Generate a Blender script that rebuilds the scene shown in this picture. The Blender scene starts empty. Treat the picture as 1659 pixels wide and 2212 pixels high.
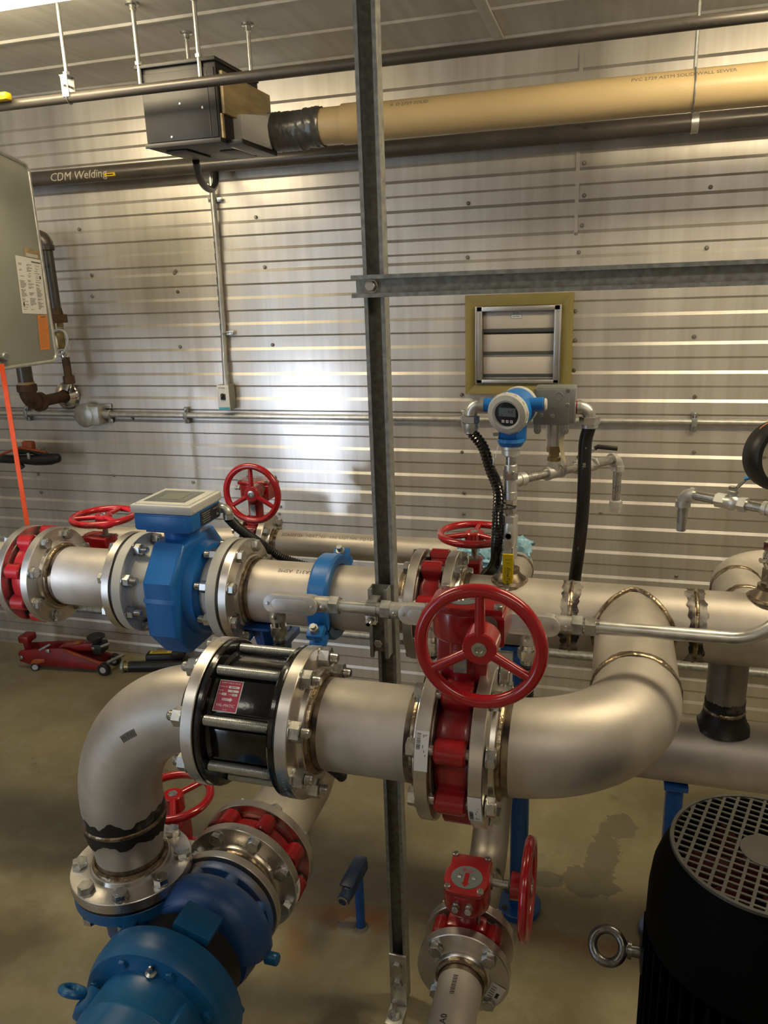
import bpy, bmesh, math, random
from mathutils import Vector, Matrix, noise
V = Vector
PI = math.pi
S = bpy.context.scene
COL = S.collection
random.seed(7)

# ------------------------------------------------------------------ camera
PW, PH, FPX = 1659.0, 2212.0, 1680.0
CAM = V((0, 0, 1.68))
_p, _r, _y = 0.2808, -0.03533, 0.2915
_f = V((-math.sin(_y) * math.cos(_p), math.cos(_y) * math.cos(_p), -math.sin(_p)))
_x0 = V((math.cos(_y), math.sin(_y), 0)); _u0 = _x0.cross(_f)
_xr = _x0 * math.cos(_r) + _u0 * math.sin(_r); _ur = _u0 * math.cos(_r) - _x0 * math.sin(_r)
cd = bpy.data.cameras.new('camera'); cam = bpy.data.objects.new('camera', cd); COL.objects.link(cam)
cd.sensor_fit = 'VERTICAL'; cd.sensor_height = 36.0; cd.sensor_width = 27.0
cd.lens = FPX / PH * 36.0; cd.clip_start = 0.02
M4 = Matrix((( _xr.x, _ur.x, -_f.x, CAM.x), (_xr.y, _ur.y, -_f.y, CAM.y), (_xr.z, _ur.z, -_f.z, CAM.z), (0, 0, 0, 1)))
cam.matrix_world = M4; S.camera = cam
def at(u, v, y):
    d = _xr * ((u - PW / 2) / FPX) - _ur * ((v - PH / 2) / FPX) + _f
    return CAM + d * (y / d.y)

S.view_settings.view_transform = 'Standard'; S.view_settings.look = 'None'
S.view_settings.gamma = 1.0; S.view_settings.use_curve_mapping = False
S.view_settings.exposure = 0.70
try:
    S.cycles.use_denoising = True; S.cycles.max_bounces = 7; S.cycles.diffuse_bounces = 4
    S.cycles.glossy_bounces = 5; S.cycles.sample_clamp_indirect = 4.0; S.cycles.caustics_reflective = False
    S.cycles.caustics_refractive = False
except Exception: pass

# ------------------------------------------------------------------ sky outside the doorway
W = bpy.data.worlds.new('sky'); S.world = W; W.use_nodes = True
W.node_tree.nodes['Background'].inputs[0].default_value = (0.62, 0.78, 1.0, 1)
W.node_tree.nodes['Background'].inputs[1].default_value = 1.0
CEIL = 2.46; WALLY = 2.957
DOOR = (-3.5, -2.85, 2.05)          # doorway in the wall behind the photographer: x range and height
la = bpy.data.lights.new('daylight', 'AREA'); la.shape = 'RECTANGLE'; la.size = .65; la.size_y = 2.0
la.energy = 12; la.color = (0.70, 0.82, 1.0)
lo = bpy.data.objects.new('daylight', la); COL.objects.link(lo)
lo.location = ((DOOR[0] + DOOR[1]) / 2, -1.75, 1.05); lo.rotation_euler = (PI / 2, 0, 0)

# added slit and lamp out of view, sized to throw the wall's daylight patch
SLIT = (-2.71, -2.55, 1.95)
lb = bpy.data.lights.new('patch_light', 'AREA'); lb.shape = 'RECTANGLE'; lb.size = .30; lb.size_y = .30; lb.energy = 1.5; lb.spread = math.radians(8); lb.color = (0.72, 0.82, 1.0)
lq = bpy.data.objects.new('patch_light', lb); COL.objects.link(lq); lq.location = (-3.80, -5.3, 2.35)
lq.rotation_euler = (V((-1.2, 2.95, 1.0)) - V(lq.location)).to_track_quat('-Z', 'Y').to_euler()

# ------------------------------------------------------------------ materials
MATS = {}
def mat(name, col, metal=0.0, rough=0.5, var=0.0, vscale=8.0, bump=0.0, bscale=60.0, rvar=0.0, coat=0.0, col2=None,
        stretch=(1, 1, 1), emit=None, estr=1.0, spec=0.5, thr=None):
    m = bpy.data.materials.new(name); m.use_nodes = True
    nt = m.node_tree; bs = nt.nodes['Principled BSDF']
    bs.inputs['Base Color'].default_value = (*col, 1); bs.inputs['Metallic'].default_value = metal
    bs.inputs['Roughness'].default_value = rough; bs.inputs['Specular IOR Level'].default_value = spec
    if coat: bs.inputs['Coat Weight'].default_value = coat; bs.inputs['Coat Roughness'].default_value = 0.12
    if emit: bs.inputs['Emission Color'].default_value = (*emit, 1); bs.inputs['Emission Strength'].default_value = estr
    if var or bump or rvar or col2:
        tc = nt.nodes.new('ShaderNodeTexCoord'); mp = nt.nodes.new('ShaderNodeMapping')
        mp.inputs['Scale'].default_value = stretch
        nt.links.new(tc.outputs['Object'], mp.inputs[0])
        n = nt.nodes.new('ShaderNodeTexNoise'); n.inputs['Scale'].default_value = vscale; n.inputs['Detail'].default_value = 5
        nt.links.new(mp.outputs[0], n.inputs['Vector'])
        if var or col2:
            r = nt.nodes.new('ShaderNodeValToRGB')
            a, b = thr or (0.35, 0.68)
            r.color_ramp.elements[0].position = a; r.color_ramp.elements[1].position = b
            c2 = col2 or tuple(min(1, c * (1 + var)) for c in col); c1 = col if col2 else tuple(c * (1 - var) for c in col)
            r.color_ramp.elements[0].color = (*c1, 1); r.color_ramp.elements[1].color = (*c2, 1)
            nt.links.new(n.outputs['Fac'], r.inputs[0]); nt.links.new(r.outputs[0], bs.inputs['Base Color'])
        if rvar:
            mr = nt.nodes.new('ShaderNodeMapRange'); mr.inputs[1].default_value = 0.3; mr.inputs[2].default_value = 0.7
            mr.inputs[3].default_value = max(0.02, rough - rvar); mr.inputs[4].default_value = rough + rvar
            nt.links.new(n.outputs['Fac'], mr.inputs[0]); nt.links.new(mr.outputs[0], bs.inputs['Roughness'])
        if bump:
            n2 = nt.nodes.new('ShaderNodeTexNoise'); n2.inputs['Scale'].default_value = bscale; n2.inputs['Detail'].default_value = 3
            nt.links.new(mp.outputs[0], n2.inputs['Vector'])
            bp = nt.nodes.new('ShaderNodeBump'); bp.inputs['Strength'].default_value = bump; bp.inputs['Distance'].default_value = 0.002
            nt.links.new(n2.outputs['Fac'], bp.inputs['Height']); nt.links.new(bp.outputs[0], bs.inputs['Normal'])
    MATS[name] = m
    return m
mat('steel', (0.56, 0.515, 0.455), 0.6, 0.50, 0.20, 7, 0.06, 220, 0.06)
mat('steel_dark', (0.30, 0.275, 0.245), 0.85, 0.45, 0.22, 11, 0.05, 200, 0.08)
mat('flange', (0.62, 0.59, 0.55), 0.95, 0.33, 0.10, 14, 0, 1, 0.07)
mat('heat', (0.30, 0.24, 0.17), 0.9, 0.40, 0.4, 16, col2=(0.05, 0.04, 0.035), thr=(0.42, 0.62))
mat('weld', (0.42, 0.35, 0.25), 0.95, 0.28, 0.4, 60, 0.6, 160, col2=(0.14, 0.09, 0.05))
mat('soot', (0.035, 0.03, 0.028), 0.5, 0.5, 0.4, 22, col2=(0.40, 0.37, 0.33), thr=(0.44, 0.60))
mat('soot_heavy', (0.022, 0.020, 0.019), 0.4, 0.5, 0.4, 18, col2=(0.30, 0.27, 0.24), thr=(0.55, 0.75))
mat('zinc', (0.50, 0.505, 0.49), 0.95, 0.28, 0.08, 40, 0, 1, 0.06)
mat('stud', (0.62, 0.65, 0.65), 0.8, 0.28)
mat('galv', (0.34, 0.35, 0.335), 0.6, 0.45, 0.25, 70, 0.05, 120, 0.08)
mat('galv_light', (0.58, 0.585, 0.56), 0.85, 0.36, 0.12, 40, 0, 1, 0.06)
mat('red', (0.33, 0.010, 0.014), 0.0, 0.26, 0.10, 10, 0.12, 160, 0, 0.4)
mat('red_smooth', (0.42, 0.010, 0.016), 0.0, 0.2, 0.08, 6, 0, 1, 0, 0.5)
mat('red_jack', (0.28, 0.012, 0.012), 0.0, 0.38, 0.3, 9)
mat('jack_orange', (0.42, 0.10, 0.02), 0.0, 0.4, 0.3, 12)
mat('meter_blue', (0.014, 0.17, 0.55), 0.0, 0.34, 0.04, 20, 0.08, 300)
mat('stand_blue', (0.012, 0.10, 0.38), 0.0, 0.3, 0.12, 10)
mat('pump_blue', (0.012, 0.13, 0.32), 0.0, 0.34, 0.12, 12, 0.15, 45)
mat('cast_blue', (0.022, 0.085, 0.26), 0.0, 0.4, 0.3, 9, 0.3, 60, col2=(0.13, 0.105, 0.07), thr=(0.46, 0.72))
mat('dark_blue', (0.012, 0.03, 0.08), 0.0, 0.35, 0.2, 12)
mat('gloss_black', (0.006, 0.006, 0.007), 0.0, 0.14, 0, 1, 0.25, 70, 0, 0.4)
mat('black', (0.012, 0.012, 0.012), 0.0, 0.5, 0.2, 20)
mat('motor_black', (0.004, 0.004, 0.004), 0.0, 0.6, 0.3, 8, 0.05, 120, spec=0.03)
mat('fan_red', (0.10, 0.008, 0.005), 0.0, 0.5)
mat('eye_steel', (0.16, 0.155, 0.15), 0.9, 0.3, 0.3, 60, 0.4, 90)
mat('grill', (0.045, 0.044, 0.038), 0.0, 0.5, 0.15, 20)
mat('rubber', (0.012, 0.012, 0.013), 0.0, 0.42)
mat('pipe_black', (0.075, 0.068, 0.06), 0.25, 0.34, 0.35, 14, 0.05, 100, 0.1, col2=(0.12, 0.105, 0.09), stretch=(0.4, 1, 1))
mat('rust', (0.10, 0.055, 0.028), 0.2, 0.6, 0.4, 20, 0.2, 90)
mat('pvc', (0.66, 0.50, 0.26), 0.0, 0.34, 0.07, 7, 0, 1, 0.06, stretch=(0.3, 1, 1))
mat('tape', (0.13, 0.13, 0.125), 0.3, 0.3, 0.3, 20, 0.5, 40, stretch=(1, 0.3, 0.3))
mat('tin', (0.70, 0.70, 0.68), 0.75, 0.38, 0.08, 12)
mat('tin_sheet', (0.88, 0.87, 0.85), 0.1, 0.4, 0.04, 12)
mat('ply', (0.55, 0.42, 0.23), 0.0, 0.6, 0.2, 7, stretch=(1, 1, 6))
mat('heater_black', (0.022, 0.022, 0.022), 0.0, 0.45, 0.15, 20)
mat('white', (0.70, 0.70, 0.67), 0.0, 0.35, 0.03, 20)
mat('white_paint', (0.62, 0.62, 0.58), 0.0, 0.4, 0.06, 12, 0.1, 120)
mat('paper', (0.78, 0.77, 0.75), 0.0, 0.55)
mat('ink', (0.03, 0.03, 0.035), 0.0, 0.6)
mat('ink_grey', (0.16, 0.15, 0.14), 0.0, 0.6)
mat('ink_light', (0.55, 0.53, 0.45), 0.0, 0.7)
mat('lcd', (0.22, 0.24, 0.20), 0.0, 0.25)
mat('lcd_dark', (0.02, 0.022, 0.022), 0.0, 0.12)
mat('bezel', (0.16, 0.18, 0.18), 0.0, 0.35)
mat('box_grey', (0.27, 0.29, 0.285), 0.5, 0.4, 0.05, 30)
mat('cab_grey', (0.34, 0.36, 0.31), 0.0, 0.36, 0.05, 3, stretch=(1, 1, 3))
mat('cast_al', (0.50, 0.49, 0.45), 0.6, 0.42, 0.15, 50, 0.15, 160)
mat('cover_al', (0.60, 0.585, 0.56), 0.6, 0.42, 0.10, 22)
mat('brass', (0.32, 0.26, 0.13), 0.9, 0.35, 0.2, 30)
mat('yellow', (0.80, 0.58, 0.01), 0.0, 0.35)
mat('lever_blue', (0.02, 0.16, 0.42), 0.0, 0.35)
mat('orange', (0.95, 0.10, 0.015), 0.0, 0.5, 0.05, 60)
mat('orange_dull', (0.40, 0.09, 0.025), 0.0, 0.5, 0.2, 20)
mat('label_orange', (0.75, 0.26, 0.06), 0.0, 0.5)
mat('label_red', (0.42, 0.015, 0.07), 0.0, 0.35)
mat('cyan', (0.05, 0.34, 0.45), 0.0, 0.4)
mat('olive', (0.30, 0.24, 0.075), 0.0, 0.45, 0.08, 10)
mat('louver', (0.62, 0.56, 0.50), 0.1, 0.5, 0.05, 10)
mat('vent_al', (0.46, 0.45, 0.43), 0.8, 0.35, 0.08, 20)
mat('dial', (0.72, 0.66, 0.52), 0.0, 0.4)
mat('dial_red', (0.70, 0.18, 0.10), 0.0, 0.5)
mat('rag', (0.30, 0.54, 0.68), 0.0, 0.8, 0.3, 30, 0.6, 50)
mat('tag', (0.55, 0.47, 0.30), 0.0, 0.7)
mat('cement', (0.22, 0.20, 0.16), 0.0, 0.85, 0.15, 30, 0.3, 80)
mat('wood_old', (0.42, 0.30, 0.16), 0.0, 0.6, 0.3, 30)
for _n, _e, _c in (('lamp_front', 14.0, (1.0, .83, .55)), ('lamp_right', 16.0, (1.0, .83, .55)), ('lamp_rear', 3.5, (1.0, .92, .80)), ('lamp_rear_right', 5.0, (1.0, .90, .76))): mat(_n, (0.9, 0.9, 0.85), 0.0, 0.5, emit=_c, estr=_e)
mat('lamp_body', (0.75, 0.75, 0.72), 0.0, 0.4)
mat('chrome', (0.7, 0.68, 0.64), 1.0, 0.12, 0.15, 25)
def wall_mat(name, base, rough, metal=0.9):
    m = mat(name, base, metal, rough, 0.10, 2.2, 0, 1, 0.07, stretch=(3.0, 1, 0.6))
    nt = m.node_tree; bs = nt.nodes['Principled BSDF']
    tc = nt.nodes.new('ShaderNodeTexCoord'); mp = nt.nodes.new('ShaderNodeMapping'); mp.inputs['Scale'].default_value = (22, 1, 1.1)
    nt.links.new(tc.outputs['Object'], mp.inputs[0])
    n = nt.nodes.new('ShaderNodeTexNoise'); n.inputs['Scale'].default_value = 1.5; n.inputs['Detail'].default_value = 6
    nt.links.new(mp.outputs[0], n.inputs['Vector'])
    mx = nt.nodes.new('ShaderNodeMixRGB'); mx.blend_type = 'MULTIPLY'; mx.inputs[0].default_value = 0.5
    rp = nt.nodes.new('ShaderNodeValToRGB'); rp.color_ramp.elements[0].position = 0.25; rp.color_ramp.elements[0].color = (0.72, 0.68, 0.62, 1)
    rp.color_ramp.elements[1].position = 0.6; rp.color_ramp.elements[1].color = (1, 1, 1, 1)
    old = bs.inputs['Base Color'].links[0].from_socket
    nt.links.new(n.outputs['Fac'], rp.inputs[0]); nt.links.new(old, mx.inputs[1]); nt.links.new(rp.outputs[0], mx.inputs[2])
    nt.links.new(mx.outputs[0], bs.inputs['Base Color'])
    return m
wall_mat('wall_metal', (0.66, 0.63, 0.585), 0.38, 0.6)
wall_mat('ceil_metal', (0.78, 0.77, 0.74), 0.5, 0.25)

def floor_mat():
    m = bpy.data.materials.new('floor_concrete'); m.use_nodes = True
    nt = m.node_tree; bs = nt.nodes['Principled BSDF']; N = nt.nodes.new; L = nt.links.new
    tc = N('ShaderNodeTexCoord')
    def nz(sc, det=5, rough=0.6):
        n = N('ShaderNodeTexNoise'); n.inputs['Scale'].default_value = sc; n.inputs['Detail'].default_value = det
        n.inputs['Roughness'].default_value = rough; L(tc.outputs['Object'], n.inputs['Vector']); return n
    def ramp(src, p0, p1, c0, c1):
        r = N('ShaderNodeValToRGB'); r.color_ramp.elements[0].position = p0; r.color_ramp.elements[1].position = p1
        r.color_ramp.elements[0].color = (*c0, 1); r.color_ramp.elements[1].color = (*c1, 1); L(src, r.inputs[0]); return r.outputs[0]
    def mix(f, a, b):
        x = N('ShaderNodeMixRGB'); L(f, x.inputs[0]); L(a, x.inputs[1])
        if isinstance(b, tuple): x.inputs[2].default_value = (*b, 1)
        else: L(b, x.inputs[2])
        return x.outputs[0]
    base = ramp(nz(2.0).outputs['Fac'], 0.35, 0.68, (0.25, 0.215, 0.125), (0.39, 0.34, 0.205))
    c = mix(ramp(nz(9.0, 8, 0.7).outputs['Fac'], 0.5, 0.72, (0, 0, 0), (0.5, 0.5, 0.5)), base, (0.44, 0.40, 0.29))
    c = mix(ramp(nz(3.3, 9, 0.75).outputs['Fac'], 0.62, 0.76, (0, 0, 0), (0.75, 0.75, 0.75)), c, (0.11, 0.09, 0.055))
    c = mix(ramp(nz(1.3, 7, 0.7).outputs['Fac'], 0.55, 0.66, (0, 0, 0), (0.45, 0.45, 0.45)), c, (0.20, 0.15, 0.075))
    c = mix(ramp(nz(26, 6, 0.7).outputs['Fac'], 0.66, 0.72, (0, 0, 0), (0.8, 0.8, 0.8)), c, (0.09, 0.07, 0.045))
    def blob(cx, cy, rx, ry, soft, colr, amt, sc=5.0, ang=0.0):
        nonlocal c
        mp = N('ShaderNodeMapping'); mp.vector_type = 'TEXTURE'; mp.inputs['Location'].default_value = (cx, cy, 0)
        mp.inputs['Rotation'].default_value = (0, 0, ang); mp.inputs['Scale'].default_value = (rx, ry, 1)
        L(tc.outputs['Object'], mp.inputs[0])
        ln = N('ShaderNodeVectorMath'); ln.operation = 'LENGTH'; L(mp.outputs[0], ln.inputs[0])
        n = nz(sc, 6, 0.7)
        ad = N('ShaderNodeMath'); ad.operation = 'MULTIPLY_ADD'; ad.inputs[1].default_value = 1.5; L(n.outputs['Fac'], ad.inputs[0]); L(ln.outputs['Value'], ad.inputs[2])
        hf = N('ShaderNodeMath'); hf.operation = 'MULTIPLY'; hf.inputs[1].default_value = .5; L(ad.outputs[0], hf.inputs[0])
        f = ramp(hf.outputs[0], .75 - soft * .5, .75, (amt, amt, amt), (0, 0, 0))
        c = mix(f, c, colr)
    rustc = (0.34, 0.12, 0.022)
    for a in ((-1.36, 1.75, 0.16, 0.07, 0.4, rustc, 0.9, 7, 0.2), (-1.62, 1.95, 0.07, 0.05, 0.4, rustc, 0.6, 9, 0), (-1.05, 1.05, 0.10, 0.2, 0.4, (0.24, 0.15, 0.06), 0.7, 7, 0.3), (-1.55, 1.30, 0.35, 0.22, 0.5, (0.11, 0.085, 0.05), 0.7, 5, 0.5), (-.55, 1.32, 0.16, 0.10, 0.4, (0.10, 0.075, 0.05), 0.7, 9, .3), (-0.62, 1.66, 0.20, 0.08, 0.5, rustc, 0.75, 6, 0.1), (0.02, 1.72, 0.45, 0.06, 0.7, (0.30, 0.15, 0.04), 0.7, 7, 0),
              (-0.75, 1.55, 0.08, 0.16, 0.6, rustc, 0.45, 9, 0.4), (-0.35, 1.71, 0.2, 0.03, 0.5, rustc, 0.5, 9, 0), (-1.2, 1.35, 0.06, 0.10, 0.5, rustc, 0.4, 9, 0),
              (0.000, 1.95, 0.11, 0.09, 0.05, (0.17, 0.155, 0.10), 0.85, 12, 0.3), (0.030, 2.07, 0.065, 0.15, 0.05, (0.17, 0.155, 0.10), 0.85, 14, -0.2), (0.08, 2.22, 0.07, 0.09, 0.05, (0.17, 0.155, 0.10), 0.85, 14, -.5), (-0.14, 1.93, 0.07, 0.05, 0.05, (0.15, 0.14, 0.10), 0.7, 10, 0),
              (-1.6, 2.1, 0.14, 0.09, 0.06, (0.15, 0.13, 0.085), 0.6, 8, 0.1), (-0.62, 1.62, 0.07, 0.045, 0.05, (0.36, 0.33, 0.26), 0.8, 14, 0), (-1.75, 1.62, 0.5, 0.10, 0.4, (0.14, 0.12, 0.075), 0.6, 4, 0.2)):
        blob(*a)
    L(c, bs.inputs['Base Color'])
    rr = N('ShaderNodeMapRange'); rr.inputs[3].default_value = 0.34; rr.inputs[4].default_value = 0.62; L(nz(4.0).outputs['Fac'], rr.inputs[0]); L(rr.outputs[0], bs.inputs['Roughness'])
    bp = N('ShaderNodeBump'); bp.inputs['Strength'].default_value = 0.15; bp.inputs['Distance'].default_value = 0.004
    L(nz(30).outputs['Fac'], bp.inputs['Height']); L(bp.outputs[0], bs.inputs['Normal'])
    MATS['floor'] = m
floor_mat()

# ------------------------------------------------------------------ mesh builder
def axm(o, z, x=None):
    z = V(z).normalized()
    x = V(x) if x is not None else (V((1, 0, 0)) if abs(z.x) < 0.9 else V((0, 0, 1)))
    y = z.cross(x).normalized(); x = y.cross(z)
    m = Matrix.Identity(4)
    for i in range(3): m[i][0] = x[i]; m[i][1] = y[i]; m[i][2] = z[i]; m[i][3] = o[i]
    return m
X, Y, Z = V((1, 0, 0)), V((0, 1, 0)), V((0, 0, 1))
def TR(x, y, z): return Matrix.Translation((x, y, z))
class MB:
    def __init__(s, m=None): s.bm = bmesh.new(); s.mats = []; s.use(m or 'steel')
    def use(s, m):
        if m not in s.mats: s.mats.append(m)
        s.i = s.mats.index(m); return s
    def face(s, vs):
        try:
            f = s.bm.faces.new(vs); f.material_index = s.i; f.smooth = True; return f
        except ValueError: return None
    def grid(s, rings, closed=True, caps=(False, False)):
        n = len(rings[0])
        for a, b in zip(rings, rings[1:]):
            for k in range(n if closed else n - 1):
                q = (k + 1) % n
                vs = [a[k], a[q], b[q], b[k]]; u = []
                for w in vs:
                    if w not in u: u.append(w)
                if len(u) > 2: s.face(u)
        if caps[0]: s.face(list(reversed(rings[0])))
        if caps[1]: s.face(rings[-1])
        return s
    def lathe(s, M, prof, seg=40, a0=0.0, wob=None):
        rings = []
        for r, z in prof:
            if r < 1e-6:
                v = s.bm.verts.new(M @ V((0, 0, z))); rings.append([v] * seg)
            else:
                rings.append([s.bm.verts.new(M @ V((r * math.cos(a0 + 2 * PI * k / seg), r * math.sin(a0 + 2 * PI * k / seg), z))) for k in range(seg)])
        return s.grid(rings)
    def cyl(s, p0, p1, r, seg=24, r1=None, ch=0.0):
        p0, p1 = V(p0), V(p1); L = (p1 - p0).length; M = axm(p0, p1 - p0); r1 = r if r1 is None else r1
        pr = [(0, 0)] + ([(r - ch, 0), (r, ch)] if ch else [(r, 0)]) + ([(r1, L - ch), (r1 - ch, L)] if ch else [(r1, L)]) + [(0, L)]
        return s.lathe(M, pr, seg)
    def tor(s, M, R, r, seg=48, sr=12, a0=0, a1=2 * PI):
        full = abs(a1 - a0 - 2 * PI) < 1e-6; n = seg if full else seg + 1
        rings = [[s.bm.verts.new(M @ V(((R + r * math.cos(2 * PI * j / sr)) * math.cos(a0 + (a1 - a0) * k / seg), (R + r * math.cos(2 * PI * j / sr)) * math.sin(a0 + (a1 - a0) * k / seg), r * math.sin(2 * PI * j / sr)))) for j in range(sr)] for k in range(n)]
        if full: rings.append(rings[0])
        return s.grid(rings, True, (not full, not full))
    def tube(s, pts, r, seg=16, caps=True):
        pts = [V(p) for p in pts]; n = len(pts)
        rs = r if isinstance(r, (list, tuple)) else [r] * n
        t = [(pts[min(i + 1, n - 1)] - pts[max(i - 1, 0)]).normalized() for i in range(n)]
        nx = t[0].orthogonal().normalized(); rings = []
        for i in range(n):
            nx = (nx - t[i] * nx.dot(t[i])).normalized(); ny = t[i].cross(nx)
            rings.append([s.bm.verts.new(pts[i] + (nx * math.cos(2 * PI * k / seg) + ny * math.sin(2 * PI * k / seg)) * rs[i]) for k in range(seg)])
        return s.grid(rings, True, (caps, caps))
    def merge(s, tb, M):
        mp = {v: s.bm.verts.new(M @ v.co) for v in tb.verts}
        for f in tb.faces: s.face([mp[v] for v in f.verts])
        tb.free(); return s
    def box(s, M, sx, sy, sz, bev=0.0, seg=2):
        tb = bmesh.new(); bmesh.ops.create_cube(tb, size=1.0)
        for v in tb.verts: v.co = V((v.co.x * sx, v.co.y * sy, v.co.z * sz))
        if bev: bmesh.ops.bevel(tb, geom=list(tb.edges), offset=min(bev, 0.49 * min(sx, sy, sz)), segments=seg, affect='EDGES', profile=0.5)
        return s.merge(tb, M)
    def bx(s, lo, hi, bev=0.0):
        lo, hi = V(lo), V(hi); c = (lo + hi) / 2; d = hi - lo
        return s.box(TR(*c), abs(d.x), abs(d.y), abs(d.z), bev)
    def prism(s, M, poly, z0, z1, bev=0.0, seg=2):
        tb = bmesh.new(); a = [tb.verts.new((x, y, z0)) for x, y in poly]; b = [tb.verts.new((x, y, z1)) for x, y in poly]
        n = len(poly); tb.faces.new(list(reversed(a))); tb.faces.new(b)
        for k in range(n): tb.faces.new((a[k], a[(k + 1) % n], b[(k + 1) % n], b[k]))
        bmesh.ops.recalc_face_normals(tb, faces=tb.faces)
        if bev:
            es = [e for e in tb.edges if abs(e.verts[0].co.z - e.verts[1].co.z) < 1e-7]
            bmesh.ops.bevel(tb, geom=es, offset=bev, segments=seg, affect='EDGES', profile=0.5)
        return s.merge(tb, M)
    def hexn(s, M, af, h, ch=0.1):
        R = af / math.sqrt(3); c = R * ch
        return s.lathe(M, [(0, 0), (R, 0), (R, h - c * 0.6), (R - c, h), (0, h)], 6)
    def plate(s, M, sx, sy, t=0.001):           # thin label, lying in local xy, facing +z
        return s.box(M @ TR(0, 0, t / 2), sx, sy, t)
    def text(s, txt, M, size, ext=0.0004, al='LEFT', wrap=None, shear=0.0):
        cu = bpy.data.curves.new('t', 'FONT'); cu.body = txt; cu.size = size; cu.extrude = ext; cu.align_x = al; cu.align_y = 'CENTER'
        cu.resolution_u = 2; cu.shear = shear
        ob = bpy.data.objects.new('t', cu); me = ob.to_mesh()
        if wrap:
            tb = bmesh.new(); tb.from_mesh(me)
            for k in range(-7, 8): bmesh.ops.bisect_plane(tb, geom=tb.verts[:] + tb.edges[:] + tb.faces[:], plane_co=(0, k * size * .09, 0), plane_no=(0, 1, 0))
            tb.to_mesh(me); tb.free()
        vs = []
        for v in me.vertices:
            c = v.co.copy()
            if wrap:
                a = c.y / wrap; rr = wrap + c.z
                c = V((c.x, rr * math.sin(a), rr * math.cos(a) - wrap))
            vs.append(s.bm.verts.new(M @ c))
        for p in me.polygons: s.face([vs[k] for k in p.vertices])
        ob.to_mesh_clear(); bpy.data.objects.remove(ob); bpy.data.curves.remove(cu)
        return s
    def done(s, name, parent=None, fix=True, auto=0.6):
        if fix: bmesh.ops.recalc_face_normals(s.bm, faces=s.bm.faces)
        s.bm.normal_update()
        off = V((0, 0, 0)); p = parent
        while p is not None: off += V(p.location); p = p.parent
        for e in s.bm.edges:
            if len(e.link_faces) == 2 and e.calc_face_angle(0) > auto: e.smooth = False
        if off.length: bmesh.ops.translate(s.bm, verts=s.bm.verts, vec=-off)
        me = bpy.data.meshes.new(name); s.bm.to_mesh(me); s.bm.free()
        for m in s.mats: me.materials.append(MATS[m])
        o = bpy.data.objects.new(name, me); COL.objects.link(o); o.parent = parent
        return o
def tag(o, label, cat, group=None):
    o['label'] = label; o['category'] = cat
    if group: o['group'] = group
    return o
def thing(name, label, cat, loc, group=None):
    o = bpy.data.objects.new(name, None); COL.objects.link(o); o.location = V(loc); o.empty_display_size = 0.05
    return tag(o, label, cat, group)
def struct(o): o['kind'] = 'structure'; return o
def arc(p, d0, d1, R, n=16):
    """centre-line of a bend that leaves p along d0 and turns to d1"""
    d0, d1 = V(d0).normalized(), V(d1).normalized(); ang = d0.angle(d1)
    c = V(p) + (d1 - d0 * d0.dot(d1)).normalized() * R
    u = V(p) - c; w = d0 * R
    return [c + u * math.cos(ang * k / n) + w * math.sin(ang * k / n) for k in range(n + 1)]
def fillet(pts, R, n=8):
    pts = [V(p) for p in pts]; out = [pts[0]]
    for a, b, c in zip(pts, pts[1:], pts[2:]):
        d0 = (b - a).normalized(); d1 = (c - b).normalized(); an = d0.angle(d1)
        if an < 0.01: out.append(b); continue
        t = min(R * math.tan(an / 2), (b - a).length * 0.49, (c - b).length * 0.49); rr = t / math.tan(an / 2)
        out += arc(b - d0 * t, d0, d1, rr, n)
    return out + [pts[-1]]
def spline(pts, n=14):
    pts = [V(p) for p in pts]; P = [pts[0] * 2 - pts[1]] + pts + [pts[-1] * 2 - pts[-2]]; out = []
    for i in range(1, len(P) - 2):
        for k in range(n):
            t = k / n
            out.append(0.5 * (2 * P[i] + (P[i + 1] - P[i - 1]) * t + (2 * P[i - 1] - 5 * P[i] + 4 * P[i + 1] - P[i + 2]) * t * t + (3 * P[i] - P[i - 1] - 3 * P[i + 1] + P[i + 2]) * t ** 3))
    return out + [pts[-1]]
def resample(pts, step):
    out = [pts[0]]; acc = 0
    for a, b in zip(pts, pts[1:]):
        L = (b - a).length; d = step - acc
        while d <= L: out.append(a.lerp(b, d / L)); d += step
        acc = (acc + L) % step
    return out

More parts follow.
